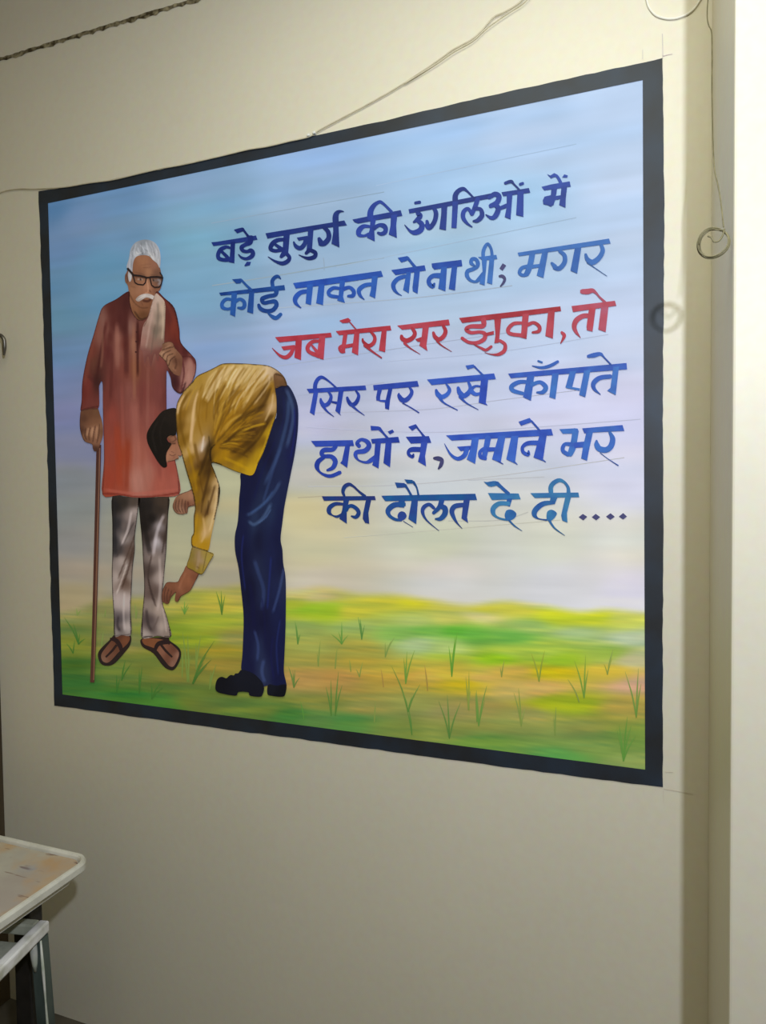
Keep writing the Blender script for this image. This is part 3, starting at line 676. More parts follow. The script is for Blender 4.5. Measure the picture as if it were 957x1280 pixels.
    # hair and moustache
    painted('painted_hair', root, A((384,275),(374,255),(388,205),(398,150),(428,110),(480,93),(530,103),(562,135),(576,180),(577,230),(571,262),(556,236),(530,214),(508,192),(470,186),(432,196),(414,230),(408,290),(402,335),(390,345),(382,310)),
            A.c((400,240,(150,150,155)),(395,320,(165,160,158)),(430,150,(135,138,142)),(480,110,(120,125,130)),(480,150,(165,168,172)),(530,140,(160,162,166)),(560,180,(165,165,168)),(565,230,(160,158,158)),(530,190,(185,182,180)),(430,180,(190,188,186)),(470,175,(120,122,126)),(400,180,(135,140,148))),
            A.s_([([(430,120),(420,170),(425,190)],8,(190,192,195),.5),([(460,110),(465,150),(458,178)],8,(105,108,112),.5),([(490,105),(500,150),(510,185)],9,(200,200,202),.55),([(520,110),(535,150),(545,200)],6,(110,112,116),.5),([(550,140),(560,190),(566,240)],7,(200,200,200),.5),([(405,160),(395,220),(392,270)],8,(185,186,190),.5),([(480,150),(500,165),(520,200)],6,(90,92,96),.5),([(440,140),(450,165),(470,180)],7,(195,195,198),.5),([(420,135),(405,165),(412,200)],5,(100,102,108),.5),([(455,125),(475,150),(480,178)],5,(205,206,208),.5),([(505,120),(520,150),(530,190)],5,(120,120,124),.5),([(540,120),(560,160),(562,210)],5,(125,125,128),.5),([(500,165),(515,185),(540,215)],6,(208,206,204),.6),([(430,165),(445,178),(465,170)],5,(205,203,200),.6),([(400,210),(402,260)],5,(105,106,110),.5),([(395,290),(396,335)],9,(190,185,180),.6),([(465,172),(472,182)],8,(80,80,84),.6),([(535,165),(545,185)],7,(95,95,98),.5)]),
            0.0033, 1.2)
    painted('painted_moustache', root, A((428,452),(445,432),(470,420),(500,416),(530,426),(549,444),(535,452),(512,444),(490,440),(468,452),(445,464)),
            A.c((440,450,(150,136,126)),(480,428,(196,186,177)),(530,438,(190,180,172)),(500,436,(160,145,134))), A.s_([([(440,452),(480,430),(520,436)],6,(206,198,190),.5)]), 0.0033, 1.0)
    # spectacles
    rims = []
    def closed(pts, w): 
        p = A(*pts); p = p+[p[0]]
        return [(a[0], a[1], w) for a in p]
    def poly_ribbons(pts, w, c):
        return [([(pts[i][0], pts[i][1], w), ((pts[i][0]+pts[i+1][0])/2, (pts[i][1]+pts[i+1][1])/2, w), (pts[i+1][0], pts[i+1][1], w)], c) for i in range(len(pts)-1)]
    gl = (38, 28, 28)
    L_ = A((412,306),(455,310),(492,320),(486,350),(474,364),(440,360),(424,350),(412,306)); R_ = A((512,318),(560,316),(590,322),(582,358),(570,377),(540,378),(524,366),(512,318))
    for q, w in ((L_, 1.5), (R_, 1.5), (A((492,320),(512,319)), 1.8), (A((378,264),(395,282),(414,305)), 2.6), (A((572,288),(584,305),(591,323)), 1.5), (A((412,305),(455,309),(492,319)), 2.0), (A((512,317),(560,315),(590,321)), 2.0)):
        rims += poly_ribbons(q, w, gl)
    ribbon_mesh('painted_spectacles', root, rims, M_fig, 0.0040)
    # hands
    painted('painted_hand', root, B((104,352),(150,340),(200,338),(214,370),(226,410),(233,450),(232,500),(216,550),(200,588),(182,592),(172,575),(166,550),(122,532),(100,480),(94,430),(96,380)),
            B.c((150,370,(108,72,52)),(120,400,(92,60,46)),(200,370,(112,78,56)),(110,470,(75,46,36)),(140,480,(158,120,92)),(170,470,(166,126,98)),(200,460,(158,118,90)),(222,470,(110,76,56)),(150,430,(118,80,58)),(190,420,(125,86,62)),(190,540,(140,100,76)),(185,580,(78,50,40)),(135,520,(120,84,62))),
            B.s_([([(130,455),(125,500),(135,525)],7,(70,42,34),.7),([(158,450),(148,495),(152,530)],6,(75,46,36),.7),([(188,440),(178,490),(172,540)],6,(75,46,36),.7),([(212,430),(208,490),(196,545)],6,(78,50,38),.7),([(145,455),(138,500)],7,(180,140,110),.6),([(172,450),(164,510)],8,(182,142,112),.6),([(198,445),(192,520)],8,(175,135,106),.6),([(104,350),(150,341),(200,339)],6,(60,34,30),.6,0),([(96,380),(94,430),(100,480),(122,532)],5,(52,32,28),.7,0)]),
            0.0040, 1.1)
    painted('painted_hand', root, A((590,716),(625,704),(650,712),(666,745),(700,785),(708,810),(706,850),(700,890),(688,908),(650,892),(622,856),(612,830),(594,808),(568,780),(580,758),(588,738)),
            A.c((620,715,(150,112,88)),(600,735,(120,84,64)),(640,730,(140,100,76)),(590,775,(165,128,102)),(620,790,(166,128,100)),(645,780,(150,110,84)),(680,790,(130,88,66)),(690,830,(118,78,60)),(650,850,(140,100,74)),(680,880,(128,86,66)),(630,840,(150,112,88)),(665,820,(95,60,46))),
            A.s_([([(585,755),(620,742),(655,735)],6,(70,44,36),.7),([(590,800),(600,775),(640,755)],6,(72,46,36),.7),([(612,830),(618,790),(655,775)],6,(72,46,36),.7),([(625,850),(636,815),(665,790)],7,(70,42,34),.7),([(600,745),(640,722)],8,(172,132,106),.6),([(580,780),(600,762)],7,(185,148,120),.6),([(606,812),(612,784)],7,(180,142,114),.6),([(622,838),(630,802)],7,(176,138,108),.6),([(650,860),(670,880)],10,(165,122,94),.5),([(665,800),(672,840),(662,868)],10,(88,54,42),.6),([(568,780),(594,808),(612,830),(622,856),(650,892)],5,(55,34,28),.8,0),([(590,716),(625,704),(650,712),(666,745)],4,(60,38,30),.7,0)]),
            0.0042, 1.1)
    # walking stick
    st = ribbon_mesh('painted_walking_stick', root, [([(123.5,556,6.0),(122.5,600,6.0),(120,700,5.8),(117.6,790,5.6),(115.2,853,5.4)], ((66,38,32),(72,46,36))),([(124.6,560,1.6),(123.2,620,1.6),(121,700,1.6),(117,850,1.2)], ((110,76,62),(112,80,58)))], M_fig, 0.0036)
    st['label'] = 'painted brown walking stick'
    # trousers, two legs
    LL = Cc_((276,92),(350,96),(428,95),(424,160),(414,240),(404,330),(404,400),(392,500),(386,620),(380,740),(384,880),(330,886),(288,890),(284,780),(276,640),(273,520),(276,430),(276,250))
    RL = Cc_((430,92),(520,100),(598,95),(594,200),(588,330),(582,430),(570,560),(562,690),(584,770),(600,830),(610,895),(530,893),(444,900),(446,780),(458,620),(452,470),(444,330),(432,200))
    l1 = painted('painted_trouser_leg', root, LL, Cc_.c((300,150,(68,60,60)),(340,130,(82,70,62)),(395,130,(110,92,80)),(300,250,(76,72,76)),(290,350,(82,78,82)),(375,210,(150,132,124)),(400,180,(165,148,140)),(350,260,(128,112,106)),(340,340,(155,140,132)),(310,400,(92,84,84)),(330,460,(166,150,140)),(370,400,(128,104,92)),(385,430,(120,94,80)),(300,560,(166,150,140)),(350,580,(128,98,82)),(380,560,(150,132,120)),(320,690,(170,154,146)),(360,700,(172,156,148)),(310,800,(112,100,100)),(320,850,(118,104,100)),(355,840,(172,158,150)),(295,870,(150,138,130))),
            Cc_.s_([([(290,110),(285,250),(292,430)],24,(66,62,66),.5),([(400,240),(350,340),(300,440)],8,(100,84,78),.6),([(405,310),(365,420),(310,560)],9,(112,86,74),.65),([(395,380),(370,500),(330,620)],10,(105,76,64),.6),([(385,180),(365,280),(330,370)],14,(190,176,170),.6),([(360,480),(330,570),(300,650)],10,(190,178,168),.55),([(310,780),(305,830),(318,860)],14,(84,72,76),.6),([(345,640),(340,760),(345,860)],12,(184,170,162),.5),(( [(276,95),(276,250),(276,430),(273,520),(276,640),(284,780),(288,890)]),7,INK,.9,0),([(428,95),(424,160),(414,240),(404,330),(404,400),(392,500),(386,620),(380,740),(384,880)],7,INK,.9,0),([(288,888),(330,886),(384,880)],6,(110,92,86),.6,0)]), 0.0032, 1.3)
    l1['label'] = 'painted grey-white trousers, left leg'
    painted('painted_trouser_leg', root, RL, Cc_.c((470,150,(68,58,56)),(560,130,(105,84,68)),(540,170,(90,74,64)),(500,220,(60,50,48)),(460,260,(64,52,50)),(540,260,(152,140,138)),(575,230,(120,100,88)),(490,330,(92,76,70)),(530,350,(172,162,162)),(575,330,(105,84,74)),(520,450,(150,132,122)),(480,520,(108,88,80)),(545,560,(164,146,136)),(500,640,(122,98,88)),(475,620,(130,108,98)),(490,720,(150,132,120)),(540,740,(168,148,134)),(480,800,(112,94,90)),(500,850,(120,102,96)),(560,840,(168,150,138)),(470,880,(165,150,140)),(590,870,(150,130,118))),
            Cc_.s_([([(445,120),(455,240),(490,420)],26,(60,50,48),.5),([(570,200),(530,300),(510,430)],18,(186,176,176),.55),([(590,240),(575,330),(560,420)],10,(92,72,62),.55),([(500,430),(480,560),(520,700)],10,(100,78,70),.6),([(545,440),(550,600),(535,740)],16,(182,166,156),.5),([(480,560),(500,660),(525,720)],9,(95,72,66),.55),([(470,740),(480,820),(500,860)],16,(90,74,72),.55),([(540,780),(520,830),(505,860)],10,(120,100,92),.5),([(560,720),(575,800),(585,870)],10,(180,162,150),.5),([(432,95),(432,200),(444,330),(452,470),(458,620),(446,780),(444,900)],7,INK,.9,0),([(598,95),(594,200),(588,330),(582,430),(570,560),(562,690),(584,770),(600,830),(610,895)],7,INK,.9,0),([(444,898),(530,892),(610,894)],6,(60,46,40),.7,0)]), 0.0032, 1.3)
    # feet in sandals
    for outer, skin, sc, straps in (
        (Cc_((288,884),(262,912),(206,968),(193,1005),(212,1050),(252,1061),(290,1046),(342,990),(378,940),(380,888),(330,880)),
         Cc_((288,902),(235,962),(212,1000),(222,1036),(258,1040),(315,980),(366,930),(374,895),(330,888)),
         Cc_.c((250,990,(118,80,62)),(230,1025,(130,98,80)),(300,960,(105,68,50)),(345,915,(122,76,52)),(320,895,(95,58,44)),(270,1020,(112,76,58))),
         [([(262,908,3),(295,915,5.5),(318,945,5.5),(328,978,4)],(40,26,26)),([(300,942,3),(275,975,3),(238,1012,2.2)],(42,28,26))]),
        (Cc_((440,908),(448,952),(510,990),(556,1050),(590,1080),(628,1083),(660,1034),(668,985),(650,952),(604,918),(592,898),(510,900)),
         Cc_((450,908),(460,940),(522,966),(575,1032),(604,1064),(628,1062),(652,1015),(656,985),(640,962),(590,922),(520,905)),
         Cc_.c((480,920,(128,80,52)),(520,935,(130,82,52)),(560,980,(140,98,78)),(600,1000,(112,72,54)),(620,1050,(140,105,88)),(650,1000,(150,112,94)),(630,970,(105,66,52)),(590,1040,(110,72,56))),
         [([(520,968,4),(540,935,5.5),(590,925,5.5),(606,935,4)],(38,26,26)),([(552,938,3),(580,975,3),(618,1012,2.2)],(40,28,26))])):
        so = painted('painted_sandal', root, outer, [(outer[0][0], outer[0][1], (40,28,26)), (outer[5][0], outer[5][1], (36,28,26))], (), 0.0027, 1.5)
        painted('painted_foot', root, skin, sc, (), 0.0029, 1.3)
        ribbon_mesh('painted_strap', root, [([(Cc_.x0+p[0]/Cc_.k, Cc_.y0+p[1]/Cc_.k, p[2]) for p in r], c) for r, c in straps], M_fig, 0.0031)
old_man()

# ------------------------------------------------------------------ painted young man
def young_man():
    face = D((170,508),(186,497),(215,493),(226,530),(240,575),(248,600),(240,610),(230,604),(232,622),(218,626),(205,634),(182,638),(166,642),(160,610),(170,570),(190,545))
    root = painted('painted_young_man', MURAL, face, D.c((195,515,(150,104,78)),(180,525,(110,72,54)),(205,560,(165,112,84)),(180,600,(172,122,94)),(225,590,(160,112,86)),(200,625,(155,108,84))),
                   D.s_([([(185,505),(205,500),(216,515),(205,530),(185,535)],5,(80,50,40),.7),([(180,600),(200,608),(215,600)],4,(85,50,40),.6),([(190,585),(205,590)],4,(90,56,44),.5),([(178,545),(215,540)],6,(60,36,28),.7),([(168,640),(205,633),(232,620),(242,608)],4,(75,46,36),.7),([(200,620),(212,612)],4,(140,70,60),.6)]), 0.0044, 1.1)
    root['label'] = 'painted young man in yellow shirt and blue trousers bending down'
    painted('painted_hair', root, D((216,350),(180,351),(140,368),(106,408),(76,450),(58,492),(64,540),(94,600),(120,642),(146,670),(168,664),(163,625),(168,588),(192,545),(176,532),(168,512),(184,498),(216,494),(220,440),(219,380)),
            D.c((150,450,(24,19,17)),(100,520,(20,16,15)),(180,400,(30,24,21))), D.s_([([(120,420),(90,490),(110,590)],10,(38,32,29),.5),([(160,390),(130,470),(140,560)],8,(36,30,27),.45),([(190,540),(170,580),(164,620)],5,(50,36,30),.5)]), 0.0048, 1.6)
    # trousers
    T = D((755,236),(790,226),(822,222),(850,258),(875,320),(882,380),(878,480),(862,600),(842,700),(822,800),(803,900)) + E_((783,20),(766,120),(752,230),(742,320),(752,380),(756,450),(768,520),(771,620),(769,800),(763,950),(760,1040),(772,1100),(770,1124),(720,1122),(684,1124),(668,1118),(640,1122),(618,1085),(580,1055),(530,1036),(535,940),(541,750),(528,600),(514,480),(495,385),(494,300),(510,220),(520,60)) + D((556,900),(568,760),(571,702),(632,708),(662,648),(700,570),(745,430),(765,380))
    nv = (24, 30, 80)
    tc_ = D.c((800,260,(30,38,90)),(830,330,(52,72,125)),(860,420,(30,38,105)),(780,400,(26,30,78)),(800,500,(45,62,115)),(720,600,(24,26,72)),(640,740,(24,28,82)),(780,650,(40,54,112)),(840,600,(30,38,110)),(700,760,(34,48,100)),(600,850,(22,28,85)),(760,850,(36,52,112))) + \
          E_.c((560,60,(24,30,84)),(640,120,(44,62,112)),(720,60,(40,56,112)),(600,220,(54,78,128)),(690,160,(48,70,122)),(740,200,(28,36,100)),(540,300,(28,34,92)),(620,330,(22,26,72)),(720,320,(26,32,90)),(540,420,(22,26,74)),(620,470,(46,60,108)),(690,420,(34,44,104)),(740,480,(26,30,80)),(580,600,(18,20,62)),(640,620,(44,58,106)),(720,600,(36,48,108)),(750,560,(52,68,118)),(600,760,(24,26,74)),(650,750,(22,24,72)),(720,720,(30,40,100)),(570,900,(26,32,88)),(620,930,(50,66,118)),(680,900,(26,30,84)),(740,880,(26,34,96)),(640,1040,(56,72,122)),(580,1020,(26,30,84)),(720,1060,(24,30,86)),(650,1100,(50,62,110)))
    ts = D.s_([([(815,245),(848,330),(852,420),(820,560)],18,(74,96,134),.5),([(830,300),(820,420),(770,600),(700,760)],18,(60,82,122),.5),([(800,280),(805,380),(780,500)],10,(22,26,72),.5),([(760,520),(690,680),(640,840)],12,(18,22,66),.5),([(860,350),(862,480),(840,620)],8,(24,28,110),.5),([(790,560),(740,700),(690,860)],14,(56,76,118),.45)]) + \
         E_.s_([([(740,10),(690,90),(600,170),(560,190)],18,(62,84,122),.5),([(690,130),(650,200),(600,242),(570,225)],17,(76,100,136),.55),([(700,60),(650,130),(580,180)],10,(56,84,132),.45),([(690,160),(660,205),(620,235)],8,(84,112,156),.5),([(600,440),(620,500),(650,600),(640,700)],20,(54,72,118),.45),([(575,560),(590,680),(600,800)],24,(16,18,56),.5),([(760,480),(735,600),(700,720)],14,(66,86,134),.45),([(690,420),(680,560),(670,700)],10,(30,42,112),.5),([(600,820),(620,900),(615,980)],14,(60,78,128),.45),([(650,980),(640,1040),(655,1100)],18,(66,84,132),.45),([(540,300),(530,420),(550,600)],8,(30,40,110),.5),([(700,850),(690,960),(705,1080)],10,(20,22,70),.5),([(740,760),(720,900),(730,1060)],8,(36,50,112),.45),([(640,640),(655,760),(660,900)],8,(18,18,60),.5)])
    tc_ = [(a, b, tuple(v*q for v, q in zip(c, (.66, .63, .60)))) for a, b, c in tc_]
    tr = painted('painted_trousers', root, T, tc_, ts, 0.0040, 1.5, ay=2.8, soft=5.0)
    tr['label'] = 'painted dark blue trousers'
    for pl in (E_((532,1032),(512,1050),(496,1052),(488,1062),(470,1060),(456,1070),(446,1078),(420,1070),(396,1086),(387,1130),(400,1152),(440,1164),(500,1172),(514,1152),(566,1154),(576,1172),(630,1178),(646,1162),(652,1125),(630,1085),(590,1050)),
               E_((676,1112),(670,1160),(690,1172),(750,1178),(768,1162),(771,1112),(720,1118))):
        painted('painted_shoe', root, pl, [(pl[0][0], pl[0][1], (18,20,30)), (pl[8][0] if len(pl) > 8 else pl[3][0], pl[3][1], (12,13,20))], (), 0.0044, 1.6)
    # far hand
    painted('painted_hand', root, E_((182,84),(240,60),(262,54),(280,130),(255,142),(240,150),(236,178),(222,182),(212,186),(180,182),(160,160),(157,130)),
            E_.c((220,90,(160,118,90)),(190,110,(140,98,74)),(250,90,(168,124,96)),(170,150,(130,92,70)),(200,160,(160,122,98)),(230,140,(110,72,56)),(250,130,(140,96,72))),
            E_.s_([([(175,110),(170,150),(185,175)],5,(75,48,38),.7),([(192,105),(186,150),(200,178)],5,(75,48,38),.7),([(208,104),(204,150),(214,180)],5,(75,48,38),.7),([(225,110),(222,150),(228,178)],5,(72,46,36),.7),([(238,118),(242,140)],10,(95,50,42),.6),([(182,84),(240,60),(262,54)],4,(60,40,34),.8,0),([(157,130),(160,160),(180,182),(212,186),(236,178),(240,150),(270,134)],4,(62,42,34),.75,0)]), 0.0036, 1.0)
    # near forearm and hand
    painted('painted_hand', root, E_((232,465),(270,490),(298,508),(276,555),(252,600),(222,620),(200,634),(186,660),(170,658),(168,640),(172,612),(160,622),(146,640),(136,668),(124,674),(108,666),(97,655),(98,612),(112,572),(130,555),(180,554),(196,528),(215,495)),
            E_.c((250,500,(142,92,66)),(240,540,(148,96,68)),(210,560,(140,90,64)),(270,530,(125,78,56)),(230,600,(130,82,58)),(150,580,(132,86,62)),(120,610,(125,80,60)),(115,650,(110,72,56)),(130,660,(105,66,50)),(180,640,(118,74,54)),(190,590,(150,100,74)),(165,600,(120,76,56))),
            E_.s_([([(120,580),(110,620),(112,660)],5,(70,42,34),.6),([(135,590),(124,630),(126,665)],5,(70,42,34),.6),([(150,600),(140,640)],5,(72,44,34),.6),([(230,500),(205,550),(190,590)],12,(160,108,80),.45),([(232,465),(215,495),(196,528),(180,554),(130,555),(112,572),(98,612),(97,655)],4,(60,38,30),.8,0),([(298,508),(276,555),(252,600),(222,620),(200,634),(186,660)],4,(60,38,30),.8,0),([(172,612),(160,622),(146,640),(136,668)],4,(64,40,32),.8,0)]), 0.0044, 1.0)
    # shirt
    S = D((216,400),(217,360),(226,312),(260,256),(300,214),(332,174),(390,146),(430,126),(475,106),(560,105),(650,110),(720,118),(770,144),(802,175),(817,205),(819,226),(790,228),(758,238),(764,300),(763,380),(746,430),(720,510),(692,590),(662,650),(632,713),(570,700),(520,682),(460,656),(412,646),(430,700),(456,780),(452,840),(446,880)) + E_((408,40),(408,80),(398,150),(384,215),(366,300),(346,388),(300,376),(261,360),(257,312),(270,282),(270,200),(277,150),(266,84),(250,30)) + D((318,850),(300,780),(270,680),(246,592),(228,540),(221,480))
    sc = D.c((235,340,(190,155,100)),(250,300,(170,132,70)),(270,290,(170,130,62)),(300,230,(170,134,60)),(330,200,(172,132,48)),(250,380,(142,98,22)),(240,450,(124,84,20)),(262,520,(140,98,22)),(300,400,(178,140,74)),(290,460,(170,130,60)),(312,520,(172,132,60)),(340,420,(165,122,42)),(365,390,(160,115,30)),(380,300,(150,105,22)),(420,200,(188,156,92)),(400,240,(165,122,40)),(480,140,(180,142,62)),(520,170,(192,160,98)),(560,140,(190,158,90)),(600,170,(194,168,112)),(650,140,(196,165,100)),(700,160,(202,178,140)),(745,160,(192,162,122)),(790,190,(108,74,46)),(770,215,(104,72,42)),
              (450,300,(168,122,30)),(500,250,(178,138,60)),(550,300,(165,115,25)),(600,260,(160,112,30)),(650,240,(168,125,50)),(700,270,(112,76,26)),(735,240,(185,136,30)),(742,300,(180,140,70)),(735,340,(192,158,112)),(690,340,(112,76,22)),(620,360,(150,104,22)),(580,420,(135,92,18)),(500,420,(170,120,20)),(450,480,(160,110,18)),(540,500,(160,110,18)),(640,470,(98,62,20)),(700,430,(130,90,24)),(560,560,(150,102,15)),(620,550,(98,64,15)),(570,600,(110,74,14)),(690,520,(132,92,16)),(712,490,(190,150,22)),(670,600,(180,140,20)),(480,600,(176,128,15)),(560,650,(180,136,15)),(622,690,(192,152,26)),(440,560,(160,112,15)),(430,630,(175,128,18)),
              (395,560,(66,44,12)),(362,560,(196,172,150)),(350,620,(150,110,60)),(352,650,(88,54,16)),(390,690,(84,54,20)),(400,640,(70,44,14)),(370,800,(146,106,38)),(430,760,(185,152,100)),(432,830,(172,138,84)),(300,620,(150,106,20)),(290,580,(186,150,90)),(320,720,(162,118,16)),(340,850,(150,110,16)),(345,760,(110,70,18))) + \
         E_.c((285,40,(160,116,16)),(340,60,(92,60,26)),(390,70,(180,150,102)),(300,130,(128,90,40)),(340,170,(118,82,40)),(360,220,(182,152,98)),(385,140,(190,160,112)),(290,230,(170,126,26)),(330,290,(186,152,102)),(280,320,(180,132,20)),(320,355,(178,132,22)),(275,280,(160,120,24)))
    br, lt = (104, 70, 16), (208, 182, 132)
    ss_early = []
    ss = D.s_([([(700,150),(600,250),(480,400),(420,520)],10,br,.45),([(740,180),(660,290),(540,430),(430,540)],12,br,.55),([(735,230),(690,330),(580,450),(470,550)],16,(92,58,14),.6),([(745,380),(690,450),(600,540),(520,590)],22,(88,56,12),.6),([(720,420),(660,520),(580,600)],14,(80,50,10),.55),([(640,130),(560,230),(470,330)],10,lt,.5),([(690,140),(620,230),(520,340)],9,lt,.5),([(590,125),(510,210),(440,320)],9,lt,.45),([(540,125),(470,200),(410,300)],8,br,.4),([(480,130),(420,200),(390,300),(380,420)],10,(140,98,24),.5),([(440,140),(390,200),(360,300)],10,lt,.4),([(720,170),(720,220),(640,330)],10,(206,180,140),.5),([(745,270),(735,340),(700,420)],10,(198,168,120),.6),
                ([(755,400),(720,500),(690,580),(640,690)],16,(196,156,26),.6),([(500,350),(460,450),(430,540)],9,(182,134,30),.5),([(640,350),(560,450),(480,530)],9,(186,138,28),.45),([(340,260),(318,330),(306,430),(296,540)],16,(206,172,122),.75),([(300,250),(250,330),(238,420)],16,(136,94,20),.55),([(262,280),(236,330),(226,380)],10,(204,170,118),.6),([(330,230),(300,280),(270,360)],7,(186,142,40),.5),([(350,300),(340,400),(352,470)],8,(148,102,20),.5),([(360,220),(330,320),(340,440),(370,520)],10,(150,106,26),.5),([(280,270),(240,360),(245,460),(270,560)],14,(122,84,18),.5),([(320,400),(300,500),(310,600)],16,(196,160,112),.5),
                ([(368,500),(362,550),(356,585)],11,(206,184,162),.7),([(318,540),(330,600),(345,660)],16,(120,82,24),.6),([(395,570),(370,640),(340,720)],16,(72,44,12),.6),([(402,580),(400,680),(380,780),(360,860)],14,(80,50,18),.55),([(430,690),(446,780),(440,860)],12,(196,164,114),.6),([(280,560),(310,680),(330,800)],14,(170,124,18),.5),([(350,640),(350,740),(370,840)],9,(108,72,20),.5),([(410,560),(402,600),(408,640)],7,(40,26,10),.8),([(395,500),(400,560)],6,(60,40,14),.6),([(430,545),(400,575)],5,(36,24,10),.7),
                ([(768,168),(792,200),(800,225)],40,(106,72,42),.8),([(735,125),(775,150),(805,185)],12,(206,176,136),.6),([(480,620),(560,655),(625,690)],16,(196,150,16),.5)]) + \
         E_.s_([([(385,30),(360,120),(330,200)],12,(84,54,22),.55),([(340,20),(320,110),(310,180)],10,(96,64,24),.5),([(395,60),(385,160),(355,280)],12,(206,176,126),.5),([(320,200),(330,290),(310,340)],12,(200,166,116),.45),([(290,180),(280,270),(275,340)],10,(184,136,24),.5),([(350,110),(345,190)],7,(74,46,20),.5)])
    ol = (46, 36, 22)
    rng2 = np.random.RandomState(31)                  # light folds over the upper back
    for i in range(30):
        f_ = rng2.rand(); bx = 455+f_*285; by = np.interp(bx, [455,520,640,700,740], [118,108,112,122,150]); ln = rng2.uniform(80, 190); sl = rng2.uniform(.45, .7)
        st_ = rng2.uniform(2, 25)
        ss_early.append((D((bx-sl*st_, by+st_), (bx-sl*(st_+ln*.5)-8, by+st_+ln*.5), (bx-sl*(st_+ln)-4, by+st_+ln)), rng2.uniform(1.6, 4.2), [(212,188,138),(204,174,116),(198,170,120),(168,124,44),(150,108,36)][rng2.randint(5)], rng2.uniform(.5, .8)))
    ss += ss_early
    rng = np.random.RandomState(12)                    # fine folds fanning from the armpit to the back
    back = D((470,112),(520,112),(570,114),(620,116),(670,122),(715,135),(740,175),(745,230),(752,290),(750,350),(740,400),(722,450),(705,500),(690,550),(668,600),(645,650))
    bk = crom(back, 6)
    arm = np.array(D((408,560))[0])
    for i in range(70):
        q = bk[rng.randint(len(bk))]; a0 = rng.uniform(.12, .6); a1 = min(.97, a0+rng.uniform(.25, .5))
        bow = np.array([-(q-arm)[1], (q-arm)[0]])*-.06
        pts = [arm+(q-arm)*a0+bow*.5, arm+(q-arm)*(a0+a1)/2+bow, arm+(q-arm)*a1+bow*.5]
        up = (q[1] < 490); out = a1 > .8
        if up and out: c = [(206,180,130),(196,166,104),(150,106,34)][rng.randint(3)]
        elif up: c = [(182,136,34),(140,96,20),(188,146,56),(120,82,22)][rng.randint(4)]
        else: c = [(100,66,16),(120,82,18),(176,128,22),(86,56,14),(186,142,30)][rng.randint(5)]
        ss.append((pts, rng.uniform(1.2, 3.0), c, rng.uniform(.3, .6)))
    ss += [(S[0:16], 1.9, ol, .85, 0), (S[16:24], 1.3, ol, .5, 0), (S[27:37], 2.1, ol, .9, 0), (S[38:47], 2.0, ol, .85, 0), (S[47:]+[S[0]], 1.9, ol, .8, 0)]
    sh = painted('painted_shirt', root, S, sc, ss, 0.0052, 1.2, ay=1.8, soft=3.5, ang=.55)
    sh['label'] = 'painted yellow shirt'
    bl = painted('painted_belt', root, D((748,166),(772,158),(800,174),(816,204),(819,227),(790,229),(757,240),(750,205)), D.c((780,180,(118,84,54)),(800,215,(98,68,42)),(760,215,(104,72,40))), D.s_([([(760,165),(800,180),(818,225)],6,ol,.7,0),([(757,238),(790,229),(818,227)],5,(40,30,30),.6,0)]), 0.0055, 1.2)
    bl['label'] = 'painted brown waistband'
    painted('painted_cuff', root, E_((264,360),(300,372),(346,388),(379,404),(356,446),(322,506),(298,510),(266,492),(232,470),(246,418)),
            E_.c((260,410,(122,104,42)),(290,410,(138,112,76)),(310,440,(150,124,96)),(290,460,(128,100,60)),(345,430,(152,132,52)),(320,480,(150,126,50)),(260,470,(132,108,36)),(290,490,(128,104,32)),(340,395,(150,126,56))),
            E_.s_([([(300,385),(295,440),(285,490)],14,(158,132,104),.5),([(340,390),(318,500)],5,(70,54,24),.5),([(262,362),(300,373),(346,389),(379,404)],5,(60,46,22),.85,0),([(379,404),(356,446),(322,506),(298,510)],4,(66,50,24),.85,0),([(298,510),(266,492),(232,470),(246,418),(264,360)],4,(66,50,24),.8,0),([(285,470),(300,480)],8,(90,64,30),.5)]), 0.0056, 1.1)
young_man()
